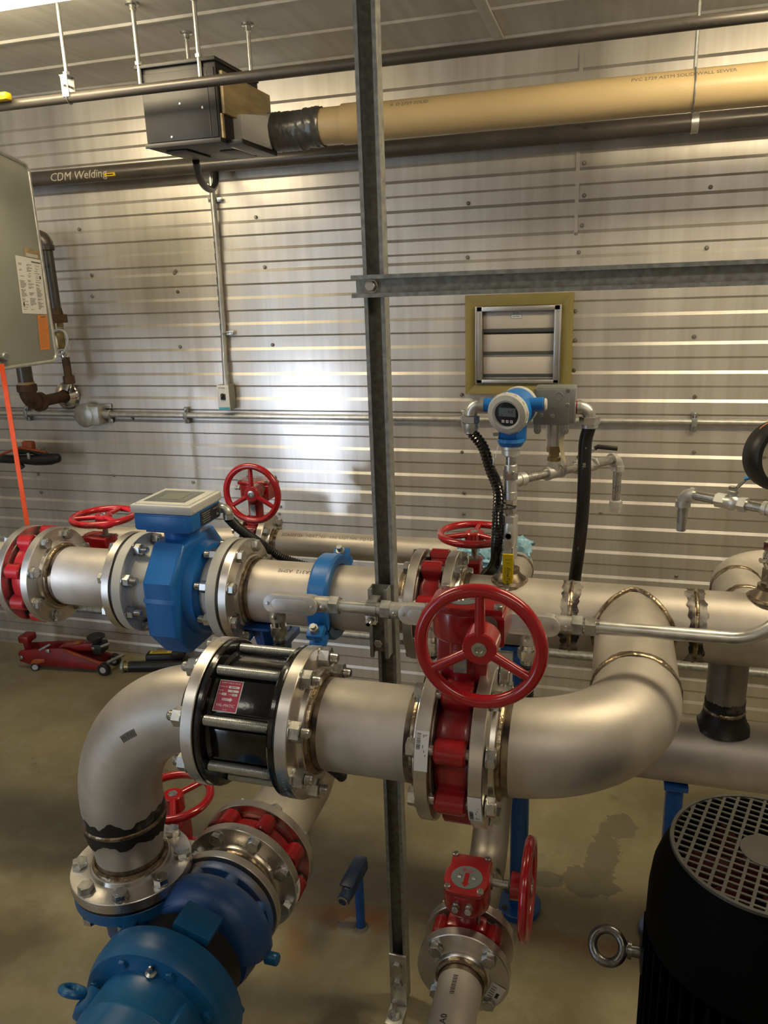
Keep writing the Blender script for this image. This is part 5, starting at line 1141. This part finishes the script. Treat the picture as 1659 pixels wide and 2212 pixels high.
b = MB('black'); zc = (z0 + z1) / 2 + .004; b.box(TR((x0 + x1) / 2, WF - .060, zc), .020, .008, .024, .002); b.box(axm(((x0 + x1) / 2, WF - .068, zc + .006), (0, -.8, .6), X), .008, .018, .008, .001); b.done('toggle', pl)
for dz in (.024, -.026):
    q = MB('zinc'); q.lathe(axm(((x0 + x1) / 2, WF - .0575, zc + dz), -Y), [(.0032, 0), (.0028, .0014), (0, .0018)], 12); q.done('screw', pl)
# vertical conduit
HX0 = .5 * (-.544 - .50)  # noqa
t = thing('wall_conduit', 'vertical galvanized conduit on the wall from the black heater down to the switch box', 'conduit', ((x0 + x1) / 2, HY, z1))
ct, cb = at(455, 375, HY - .01), at(487, 828, HY - .01); xm = (x0 + x1) / 2 + .002
b = MB('galv_light'); b.tube([V((xm, HY - .012, z1 - .002)), V((xm - .002, HY - .004, z1 + .05)), V((xm + (ct.x - xm) * .3, HY, z1 + (ct.z - z1) * .3)), V((xm + (ct.x - xm) * .7, HY, z1 + (ct.z - z1) * .7)), ct, ct + Z * .12], .0112, 18); b.use('lever_blue')
M_ = axm(V((xm - .010, HY - .016, z1 + .16)), (-.5, -1, 0), Z)
b.done('tube', t)
b = MB('ink_grey')
for k in range(16):
    zz_ = z1 + .05 + .045 * k; fx = xm + (ct.x - xm) * min(1, max(0, (zz_ - z1) / (ct.z - z1))); b.box(TR(fx - .007, HY - .0098, zz_), .003, .002, .026)
b.done('print', t)
for u, v in ((485, 720), (457, 431)):
    p = at(u, v, HY - .012); b = MB('zinc'); b.box(TR(p.x + .006, HY + .003, p.z), .058, .004, .016, .001); b.tor(axm((p.x, HY - .002, p.z), Z), .0125, .0022, 20, 6); b.lathe(axm((p.x + .028, HY, p.z), -Y), [(.006, 0), (.005, .003), (0, .004)], 12); b.done('strap', t)

# pipework under the grey cabinet
EP = at(146, 855, WF)
t = thing('drain_elbow', 'rusty threaded elbow and black pipe entering the wall through a chrome plate', 'pipe', EP)
b = MB('chrome'); b.lathe(axm((EP.x, WF - .002, EP.z), -Y), [(.030, .020), (.040, .016), (.058, .006), (.062, .001), (.062, 0)], 40); b.done('wall_plate', t)
ey = 2.70; b = MB('rust'); b.cyl((EP.x, WF + .005, EP.z), (EP.x, ey + .05, EP.z), .024, 24); b.done('nipple', t)
b = MB('rust'); AA = arc((EP.x, ey + .055, EP.z), -Y, Z, .055, 14); b.tube(AA, .034, 24); b.cyl((EP.x, ey + .075, EP.z), (EP.x, ey + .045, EP.z), .040, 24, None, .003); tp = AA[-1]; b.cyl(tp - Z * .004, tp + Z * .026, .040, 24, None, .003); b.done('elbow', t)
b = MB('pipe_black'); b.cyl(tp + Z * .02, tp + Z * .30, .030, 24); b.done('riser', t)
b = MB('ply'); b.cyl(tp + Z * .024, tp + Z * .036, .033, 24); b.done('sealant', t)
gy_ = 2.83; g0, g1, g2, g3 = at(103, 512, gy_), at(124, 690, gy_), at(131, 765, gy_), at(136, 826, gy_)
t = thing('gas_pipe', 'dark gas pipe with union and capped end right of the grey cabinet', 'pipe', g3)
b = MB('pipe_black'); AA = arc(g0 - X * .10 + Z * .0, X, -Z, .030, 8); gx = g1.x
b.tube([V((gx - .20, gy_, g0.z))] + arc((gx - .032, gy_, g0.z), X, -Z, .032, 8) + [V((gx, gy_, g1.z + .02))], .0215, 22); b.done('pipe', t)
b = MB('pipe_black'); b.cyl((gx - .05, gy_, g0.z), (gx - .018, gy_, g0.z), .029, 22, None, .003); b.tube(arc((gx - .032, gy_, g0.z), X, -Z, .032, 8), .028, 22); b.cyl((gx, gy_, g0.z - .028), (gx, gy_, g0.z - .052), .030, 22, None, .003); b.done('elbow', t)
b = MB('rust'); b.hexn(axm((gx, gy_, g1.z - .014), Z), .074, .034); b.cyl((gx, gy_, g1.z + .018), (gx, gy_, g1.z + .045), .027, 22, .0225); b.done('union', t)
b = MB('brass'); b.cyl((gx, gy_, g1.z - .014), (gx, gy_, g1.z - .055), .020, 20); b.box(TR(gx - .006, gy_ - .02, g1.z - .085), .055, .05, .07, .006); b.done('gas_valve', t)
b = MB('chrome'); b.cyl((gx + .01, gy_, g2.z + .015), (gx + .012, gy_, g2.z - .014), .021, 20, None, .003); b.done('coupling', t)
b = MB('rust'); b.cyl((gx + .012, gy_, g2.z), (gx + .014, gy_, g3.z + .02), .0165, 20); b.cyl((gx + .014, gy_, g3.z + .028), (gx + .014, gy_, g3.z - .006), .024, 8, None, .002); b.done('drip_leg', t)
b = MB('white'); b.tube(spline([at(108, 722, gy_ - .065), at(124, 712, gy_ - .065), at(139, 717, gy_ - .065), at(146, 735, gy_ - .065), at(140, 757, gy_ - .065), at(128, 767, gy_ - .065), at(114, 769, gy_ - .065)], 8), .0050, 10)
tag(b.done('cable'), 'thin white cable looping out beside the gas pipe', 'cable')
b = MB('ink_light'); b.tube(spline([at(118, 706, gy_ - .02), at(146, 712, gy_ - .02), at(158, 735, gy_ - .02), at(150, 760, gy_ - .02), at(136, 774, gy_ - .02), at(116, 778, gy_ - .02)], 8), .0011, 6)
tag(b.done('wire'), 'very thin grey wire loop outside the white cable by the gas pipe', 'wire')

# grey cabinet leaf at the left edge
def cabinet():
    X0 = -2.0; y1 = 2.487; nrm = X; T, B = at(90, 362, 2.487), at(114, 779, y1); zt, zb = 2.131, B.z
    L = .95; H = zt - zb; rise = .20 * L
    t = thing('heater_cabinet', 'pale grey steel heater cabinet with paper notices at the left edge', 'cabinet', (X0, y1, zb))
    c = V((X0, y1 - L / 2, (zt + zb) / 2)); M = axm(c, nrm, -Y)      # local x = towards the viewer
    if (M.to_3x3() @ V((0, 1, 0))).z < 0: M = M @ Matrix.Rotation(PI, 4, 'Z')
    sx = 1 if (M.to_3x3() @ V((1, 0, 0))).y < 0 else -1
    hl, hh = L / 2, H / 2
    out = [V((sx * hl, hh + rise, 0)), V((-sx * hl, hh, 0)), V((-sx * hl, -hh, 0)), V((sx * hl, -hh, 0))]
    rc = fillet([(out[0] + out[3]) / 2] + out + [(out[0] + out[3]) / 2], .028, 6)[:-1]
    b = MB('cab_grey'); pl_ = [(p.x, p.y) for p in rc]; b.prism(M, pl_ if sx > 0 else pl_[::-1], -.022, 0, .004, 2); pl = b.done('door_panel', t)
    b = MB('galv_light'); b.tube([M @ p for p in rc] + [M @ rc[0]], .0065, 10); b.done('edge_trim', t)
    b = MB('cab_grey'); b.box(M @ TR(sx * .06, 0, -.16), L - .14, H - .05, .27, .004); b.done('casing', t)
    def on(u, v):
        d = at(u, v, 1.0) - CAM; k = (c - CAM).dot(nrm) / d.dot(nrm); return M.inverted() @ (CAM + d * k)
    def quad(b, us, z):
        b.face([b.bm.verts.new(M @ (V((on(u, v).x, on(u, v).y, z)))) for u, v in us])
    b = MB('paper'); Q = [(32, 551), (87, 562), (101, 679), (48, 677)]
    P = [on(u, v) for u, v in Q]; 
    def grid_mark(b, P, fx0, fy0, fx1, fy1, z):
        def bil(s, t_): return (P[0] * (1 - s) + P[1] * s) * (1 - t_) + (P[3] * (1 - s) + P[2] * s) * t_
        b.face([b.bm.verts.new(M @ V((q.x, q.y, z))) for q in (bil(fx0, fy0), bil(fx1, fy0), bil(fx1, fy1), bil(fx0, fy1))])
    grid_mark(b, P, 0, 0, 1, 1, .0012); b.use('ink_grey'); rnd = random.Random(4)
    grid_mark(b, P, .6, .05, .97, .075, .0016)
    for col in range(3):
        yv = .12
        while yv < .94:
            if rnd.random() < .72: grid_mark(b, P, .06 + .31 * col + (.1 if yv < .42 else 0) * rnd.random(), yv, .06 + .31 * col + .08 + .16 * rnd.random(), yv + .008, .0016)
            yv += .020
    b.use('ink'); grid_mark(b, P, .08, .80, .13, .87, .0016); grid_mark(b, P, .86, .30, .92, .36, .0016); b.done('notice', pl, fix=False)['label'] = 'white printed notice sheet'
    b = MB('wood_old'); P2 = [on(u, v) for u, v in ((51, 534), (84, 543), (85, 560), (53, 554))]; grid_mark(b, P2, 0, 0, 1, 1, .0011); b.use('ink_light'); grid_mark(b, P2, .1, .55, .9, .95, .0014); b.done('torn_label', pl, fix=False)
    b = MB('label_orange'); P3 = [on(u, v) for u, v in ((80, 681), (101, 680), (108, 754), (87, 756))]; grid_mark(b, P3, 0, 0, 1, 1, .0012); b.use('ink_grey')
    grid_mark(b, P3, .3, .04, .8, .075, .0016)
    for k in range(22): grid_mark(b, P3, .1, .12 + .038 * k, .1 + .3 + .5 * rnd.random(), .125 + .038 * k, .0016)
    b.done('warning_label', pl, fix=False)['label'] = 'orange warning label'
    k = on(0, 771); b = MB('box_grey'); b.lathe(M @ TR(k.x + .006, k.y, .0), [(.013, 0), (.0155, .006), (.0155, .018), (.012, .022), (0, .022)], 28); b.done('knob', t)
    return M @ V((k.x + .004, k.y, .012))
KN = cabinet()
b = MB('orange'); s1 = at(61, 1146, 2.14); s0 = at(3, 786, 2.14)
rows = []
p0, p1 = at(2, 775, KN.y), None
for k in range(9):
    f = k / 8; p = s0.lerp(s1 + (s1 - s0) * .22, f); rows.append([b.bm.verts.new(p + V((dx, dy, 0))) for dx, dy in ((-.0095, -.001), (.0095, -.001), (.0095, .001), (-.0095, .001))])
b.grid(rows, True, (True, True)); tag(b.done('lifting_strap'), 'bright orange strap hanging down beside the grey cabinet at the left edge', 'strap')

# hung tool with orange bracket at far left
y = 2.84
t = thing('hanging_tool', 'dark rounded tool with orange straps hanging on the wall at far left', 'tool', at(60, 995, y))
b = MB('black'); b.tube([at(-30, 990, y), at(40, 992, y), at(80, 994, y - .01), at(108, 992, y - .02), at(126, 989, y - .02), at(130, 986, y - .02)], [.020, .020, .024, .026, .020, .006], 16); b.use('rubber'); b.tube([at(40, 975, y), at(70, 974, y), at(100, 984, y)], .014, 12); b.tube([at(40, 1000, y), at(50, 1010, y)], .012, 10); b.done('handle', t)
b = MB('orange_dull'); b.tube([at(0, 983, y - .03), at(20, 975, y - .03), at(45, 967, y - .03), at(100, 977, y - .04)], [.005, .006, .007, .004], 10); q0 = at(62, 962, y - .02); b.box(TR(*q0), .055, .03, .040, .008); b.done('strap', t)
b = MB('galv'); b.box(TR(*at(62, 985, y - .03)), .014, .01, .03, .003); b.tube([at(62, 978, y), V((at(62, 978, y).x, WF, at(62, 978, y).z))], .006, 8); b.done('hook', t)

# ================================================================== floor jack and handle
def jack():
    o = floor_pt(150, 1448); t = thing('floor_jack', 'red trolley jack with orange patches on the floor below the flow meter', 'jack', (o.x, o.y, 0))
    e0, e1 = floor_pt(70, 1447), floor_pt(243, 1457); ax = (e1 - e0); ax.z = 0; L = ax.length; ax.normalize(); sd = V((-ax.y, ax.x, 0)); M = axm(e0, Z, ax)
    k = L / .42
    def side(off):
        b = MB('red_jack'); pl = [(-.055, .045), (-.058, .085), (-.045, .102), (.13, .120), (.19, .122), (.375, .062), (.405, .045), (.405, .022), (.345, .022), (.06, .028), (.0, .030)]
        b.prism(axm(e0 + sd * off, -sd, ax), [(x * k, (z) * k) for x, z in pl], -.004, .004, .001); q = b.done('side_plate', t)
        f = MB('jack_orange'); f.prism(axm(e0 + sd * (off - .0045 * (1 if off < .05 else -1)), -sd, ax), [(x * k, z * k) for x, z in [(.19, .122), (.375, .060), (.372, .052), (.186, .114)]], -.006, .006, .001)
        f.done('worn_edge', q); f = MB('jack_orange')
        f.prism(axm(e0 + sd * (off - .0045 * (1 if off < .05 else -1)), -sd, ax), [(x * k, z * k) for x, z in [(.0, .035), (.012, .055), (.03, .062), (.075, .064), (.08, .05), (.03, .035)]], -.003, .003, .001); f.done('worn_patch', q)
        return q
    for off in (0, .085 * k): side(off)
    def P(x, s, z): return e0 + ax * x * k + sd * s * k + Z * z * k
    b = MB('red_jack'); b.prism(axm(P(0, .022, 0), -sd, ax), [(x * k, z * k) for x, z in [(.14, .112), (.17, .125), (.34, .147), (.36, .140), (.36, .115), (.335, .108), (.2, .10)]], -.040 * k, .0, .003); b.use('jack_orange'); b.prism(axm(P(0, .0215, 0), -sd, ax), [(x * k, z * k) for x, z in [(.18, .126), (.26, .140), (.25, .150), (.2, .132)]], -.03 * k, .001, .001); b.done('lift_arm', t)
    b = MB('black'); b.cyl(P(.335, .043, .12), P(.335, .043, .165), .022 * k, 20); b.lathe(axm(P(.335, .043, .163), Z), [(.02 * k, 0), (.042 * k, .006), (.042 * k, .012), (.036 * k, .016), (0, .012)], 24); b.box(axm(P(.35, .043, .12), Z, ax), .05 * k, .07 * k, .05 * k, .006); b.done('saddle', t)
    b = MB('red_jack'); b.cyl(P(-.03, .043, .09), P(-.038, .043, .155), .020 * k, 16); b.box(axm(P(-.03, .043, .15), Z, ax), .055 * k, .07 * k, .035 * k, .006); b.done('handle_socket', t)
    b = MB('galv'); b.cyl(P(.06, -.005, .11), P(.11, .01, .135), .006, 10); b.done('release_rod', t)
    for s_ in (-.008, .093):
        q = MB('black'); c = P(.385, s_, .030); q.cyl(c - sd * .012, c + sd * .012, .030 * k, 28, None, .003); q.use('tin'); q.cyl(c - sd * .0135, c + sd * .0135, .016 * k, 20, None, .002); q.done('front_wheel', t)
        q = MB('black'); c = P(.018, s_ + (.008 if s_ < 0 else -.008), .020); q.cyl(c - sd * .009 + ax * .006, c + sd * .009, .020 * k, 22); q.use('tin'); q.cyl(c - sd * .0105 + ax * .006, c + sd * .010, .014 * k, 18); q.done('caster', t)
        for x, z in ((.105, .108), (-.042, .068), (.335, .128)):
            q = MB('zinc'); c = P(x, s_ + (.003 if s_ < 0 else -.003) + (.02 if x > .3 and s_ < 0 else 0), z); q.lathe(axm(c, -sd if s_ < 0 else sd), [(.011 * k, 0), (.010 * k, .006), (0, .008)], 16); q.done('pivot_bolt', t)
    b = MB('galv'); b.cyl(P(.40, .0, .060), P(.44, .085, .062), .008 * k, 12); b.cyl(P(.37, .01, .135), P(.395, .05, .135), .007, 10); b.done('cross_rod', t)
jack()
hA, hB = floor_pt(262, 1442, .03), floor_pt(440, 1462, .03); hy0 = 2.86
hA, hB = at(268, 1432, hA.y + .02), at(450, 1450, hA.y + .12)
t = thing('jack_handle', 'black jack handle with yellow label lying on the floor right of the red jack', 'handle', ((hA.x + hB.x) / 2, hA.y, 0))
hA.z = .026; hB.z = .026
b = MB('rubber'); b.tube([hA + (hB - hA) * .06, hB], .024, 20); b.done('grip', t)
b = MB('brass'); b.cyl(hA - (hB - hA) * .02, hA + (hB - hA) * .07, .021, 18); b.use('galv'); b.cyl(hA - (hB - hA) * .03, hA, .028, 18); b.done('ferrule', t)
b = MB('black'); mid = hA.lerp(hB, .42) + V((.0, .05, .02)); b.box(axm(mid, Z, hB - hA), .17, .06, .05, .012); b.box(axm(mid + V((.08, 0, .03)), Z, hB - hA), .06, .05, .03, .006); b.done('clamp_block', t)
b = MB('yellow'); M = axm(mid + V((-.01, -.004, .0265)), Z, hB - hA); b.box(M, .11, .028, .001); b.use('ink')
for k in range(2): b.box(M @ TR(-.01, .006 - .010 * k, .0008), .07, .004, .0005)
b.done('label', t)

# ================================================================== overhead
TPY = 2.1; TPZ = (at(830, 130, TPY).z + at(1400, 63, TPY).z) / 2
b = MB('pipe_black'); b.cyl((-3.58, TPY, TPZ), (2.88, TPY, TPZ), .0138, 24)
o = tag(b.done('sprinkler_pipe'), 'thin dark steel pipe hung just under the ceiling, running across the whole picture', 'pipe')
hx = at(147, 185, TPY).x
t = thing('pipe_hanger', 'rod and clevis hanger holding the thin ceiling pipe, left of the black heater', 'hanger', (hx, TPY, TPZ))
b = MB('galv_light'); b.cyl((hx, TPY, TPZ + .055), (hx, TPY, CEIL - .001), .0052, 12); b.done('rod', t)
b = MB('galv'); b.tor(axm((hx, TPY, TPZ), X), .0158, .0016, 30, 6); b.box(TR(hx, TPY - .015, TPZ + .028), .022, .002, .055); b.box(TR(hx, TPY + .015, TPZ + .028), .022, .002, .055); b.box(TR(hx, TPY, TPZ + .055), .026, .034, .003); b.done('clevis', t)
b = MB('zinc'); b.hexn(axm((hx, TPY, TPZ + .057), Z), .017, .009); b.cyl((hx, TPY - .024, TPZ + .03), (hx, TPY + .024, TPZ + .03), .004, 10); b.done('clevis_bolt', t)
yl = at(10, 208, TPY - .03); b = MB('yellow'); b.box(axm((yl.x - .05, TPY - .028, yl.z), -Y, X), .13, .022, .028, .008); tag(b.done('pipe_clip'), 'yellow rounded clip on the thin ceiling pipe at the far left edge', 'clip')
LPY = 2.87; LPZ = 1.68 + .1625 * LPY; LPR = .0290
t = thing('wall_pipe', 'thick black steel pipe with chalk lettering high along the ribbed wall', 'pipe', (0, LPY, LPZ))
b = MB('pipe_black'); b.cyl((-3.55, LPY, LPZ), (2.88, LPY, LPZ), LPR, 30); pb = b.done('tube', t)
b = MB('ink_light'); c0 = at(106, 378, LPY - LPR); M = axm((c0.x, LPY, LPZ), (0, -.985, -.10), X); b.text('CDM Welding', M @ TR(0, 0, LPR + .0003), .044, .0002, wrap=LPR, shear=.25); b.done('chalk_lettering', pb)
b = MB('yellow'); c1 = at(237, 376, LPY - LPR); b.box(axm((c1.x, LPY - LPR * .96, LPZ - LPR * .3), (0, -.95, -.3), X), .046, .012, .001); b.use('ink'); b.box(axm((c1.x, LPY - LPR * .96 - .001, LPZ - LPR * .3), (0, -.95, -.3), X), .030, .004, .0008); b.done('sticker', pb)
sx = at(1501, 258, LPY).x; b = MB('galv_light'); b.lathe(axm((sx, LPY, LPZ), X), [(LPR + .0005, -.011), (LPR + .003, -.011), (LPR + .003, .011), (LPR + .0005, .011)], 30); b.box(TR(sx, LPY + .05, LPZ + LPR + .002), .02, .08, .004); b.done('strap', t)
# duct
DY = 2.45; DZ = 1.68 + .1945 * DY; DR = .0520
d0 = at(686, 272, DY); dj = at(742, 266, DY)
t = thing('vent_duct', 'beige plastic vent duct high on the wall, leading right from the black heater', 'duct', (0, DY, DZ))
b = MB('pvc'); b.cyl((d0.x - .02, DY, DZ), (2.88, DY, DZ), DR, 48); du = b.done('tube', t)
b = MB('pvc'); b.lathe(axm((dj.x, DY, DZ), X), [(DR, 0), (DR + .005, .002), (DR + .005, .09), (DR, .10)], 48); b.done('socket_joint', t)
b = MB('ink_grey'); M = axm((0, DY, DZ), (0, -.80, .60), X)
for u, tx in ((850, '4  D 2729 SOLID'), (1362, 'PVC 2729 ASTM SOLID WALL SEWER')):
    x = at(u, 200, DY).x; b.text(tx, M @ TR(x, 0, DR + .0003), .016, .0001, wrap=DR)
b.done('print', du)
rx = at(1507, 70, DY).x; b = MB('galv'); b.cyl((rx, DY, DZ + DR), (rx, DY, CEIL - .02), .005, 10); b.lathe(axm((rx, DY, CEIL), -Z), [(.024, .0), (.024, .006), (.012, .008), (.012, .022), (0, .022)], 20); b.tor(axm((rx, DY, DZ), X), DR + .002, .0022, 40, 6); b.done('hanger_rod', t)
t2 = d0.x; ta = at(592, 285, DY).x
b = MB('tape'); n = 30; rings = []
for k in range(n + 1):
    x = ta - .012 + (t2 + .03 - ta) * k / n; r = DR + .004 + .004 * noise.noise(V((k * .8, 0, 0)))
    rings.append([b.bm.verts.new((x, DY + (r + .004 * noise.noise(V((k * .7, j * .5, 2)))) * math.cos(2 * PI * j / 36), DZ - (.004 if k < n * .7 else 0) + (r + .004 * noise.noise(V((k * .7, j * .5, 5)))) * math.sin(2 * PI * j / 36))) for j in range(36)])
b.grid(rings); b.done('duct_tape', t)
# tin transition from the heater outlet to the round duct
HYF, HYB = 2.18, 2.455; HX0, HX1 = -.611 * HYF, -.5015 * HYF; HZ0, HZ1 = 1.68 + .188 * HYF, 1.68 + .285 * HYF
b = MB('tin_sheet'); rings = []
def rect(x, yc, zc, w, h): return [V((x, yc - w / 2, zc - h / 2)), V((x, yc + w / 2, zc - h / 2)), V((x, yc + w / 2, zc + h / 2)), V((x, yc - w / 2, zc + h / 2))]
def rect_n(x, yc, zc, w, h, n=9):
    c = rect(x, yc, zc, w, h); out = []
    for i in range(4):
        for k in range(n): out.append(c[i].lerp(c[(i + 1) % 4], k / n))
    return out
xA = at(494, 262, 2.26).x; zA = 1.68 + .198 * 2.28
R0 = rect_n(HX1 - .012, 2.335, zA, .15, .088); R1 = rect_n(HX1 + .022, 2.345, zA, .15, .088)
R2 = [V((ta + .005, DY + DR * math.cos(2 * PI * (k / 36) - PI * .75), DZ + DR * math.sin(2 * PI * (k / 36) - PI * .75))) for k in range(36)]
rings = [[b.bm.verts.new(p) for p in R] for R in (R0, R1, R2)]
b.grid(rings); b.done('transition', t, auto=.35)

def heater():
    t = thing('unit_heater', 'black box heater hung from the ceiling on rods, with plywood on its right side', 'heater', ((HX0 + HX1) / 2, (HYF + HYB) / 2, HZ0))
    b = MB('heater_black'); b.bx((HX0, HYF, HZ0), (HX1, HYB, HZ1), .004); b.use('heater_black')
    b.bx((HX0 - .010, HYF - .010, HZ1 - .006), (HX1 + .004, HYB, HZ1 + .004), .001); b.bx((HX0 - .004, HYF - .004, HZ0), (HX1 + .0, HYF + .0, HZ0 + .012), .001)
    bo = b.done('casing', t)
    b = MB('heater_black'); b.bx((HX0 + .008, HYF - .003, HZ0 + .014), (HX1 - .006, HYF - .0, HZ1 - .02), .001); pn = b.done('front_panel', bo)
    for u, v in ((388, 224), (437, 232), (371, 296)):
        p = at(u, v, HYF - .004); q = MB('tin'); q.lathe(axm((p.x, HYF - .003, p.z), -Y), [(.0035, 0), (.003, .0015), (0, .002)], 12); q.done('screw', pn)
    b = MB('black'); b.bx(((HX0 + HX1) / 2 + .09, HYF - .0045, HZ0 + .02), ((HX0 + HX1) / 2 + .092, HYF - .003, HZ1 - .03)); b.done('panel_seam', pn)
    b = MB('heater_black'); b.bx((HX0 + .03, HYF + .05, HZ0 - .006), (HX0 + .10, HYB - .08, HZ0), .002); b.bx((HX1 - .07, HYF + .12, HZ0 - .004), (HX1 - .01, HYB - .02, HZ0), .002); b.bx((HX1, HYF + .03, HZ0 - .004), (HX1 + .05, HYB, HZ0 + .010), .001); b.done('base_flange', bo)
    b = MB('ply'); b.bx((HX1 + .001, HYF + .012, HZ0 + .075), (HX1 + .012, HYB + .06, HZ1 - .028), .001); b.done('plywood_panel', t)
    b = MB('ply'); b.bx((HX1 - .01, HYF + .004, HZ0 + .012), (HX1 + .006, HYF + .016, HZ0 + .075), .001); b.done('wood_strip', t)
    for nm, x, y in (('a', HX0 + .004, HYF - .006), ('b', HX1 - .045, HYF - .006), ('c', HX0 + .01, HYB), ('d', HX1 - .02, HYB)):
        b = MB('galv_light'); b.cyl((x, y, HZ1 - .06 if y < HYB - .01 else HZ1), (x, y, CEIL - .001), .0062, 12); b.use('zinc'); b.hexn(axm((x, y, HZ1 + .004), Z), .018, .009); b.lathe(axm((x, y, CEIL), -Z), [(.019, 0), (.019, .005), (.010, .007), (.010, .02), (0, .02)], 18); b.done('hanger_rod', t)
    p = at(420, 350, HYB - .02)
heater()
hb = V((at(424, 358, 2.42).x, 2.42, HZ0 - .003))
b = MB('rubber'); b.tube(spline([hb, at(430, 382, 2.50), at(443, 403, 2.60), at(457, 409, 2.72), at(465, 398, 2.82), at(466, 374, 2.87), V((at(466, 360, 2.90).x, 2.905, at(466, 345, 2.9).z))], 10), .0115, 16)
tag(b.done('power_cable'), 'black flexible cable looping from under the black heater to the wall conduit', 'cable')

# ================================================================== blue rag
rg = MB('rag'); c0 = V((ex, BY - .04, BZ + .01)); n, m = 40, 36; rows = []
L = at(990, 1215, BY - .05)
for i in range(n + 1):
    s = i / n; row = []
    for j in range(m + 1):
        q = -.5 * PI + 2.0 * PI * j / m * .72 - .3
        x = L.x + (ex + .035 - L.x) * s
        base = .060 + .024 * abs(noise.noise(V((s * 5, j * .35, 1.3)))) + .012 * noise.noise(V((s * 16, j * .9, 7)))
        if s > .72: base = base * .95
        yy = BY - .005 - .06 * max(0, s - .5)
        row.append(rg.bm.verts.new((x + .01 * noise.noise(V((s * 9, j * .6, 3))), yy - base * math.cos(q) * 1.15, BZ - .004 + base * math.sin(q) * (1.0 + .15 * math.sin(s * 9)))))
    rows.append(row)
rg.grid(rows, False); tag(rg.done('rag', fix=False), 'crumpled light blue cloth wrapped over the pipe elbow behind the right red valve', 'cloth')
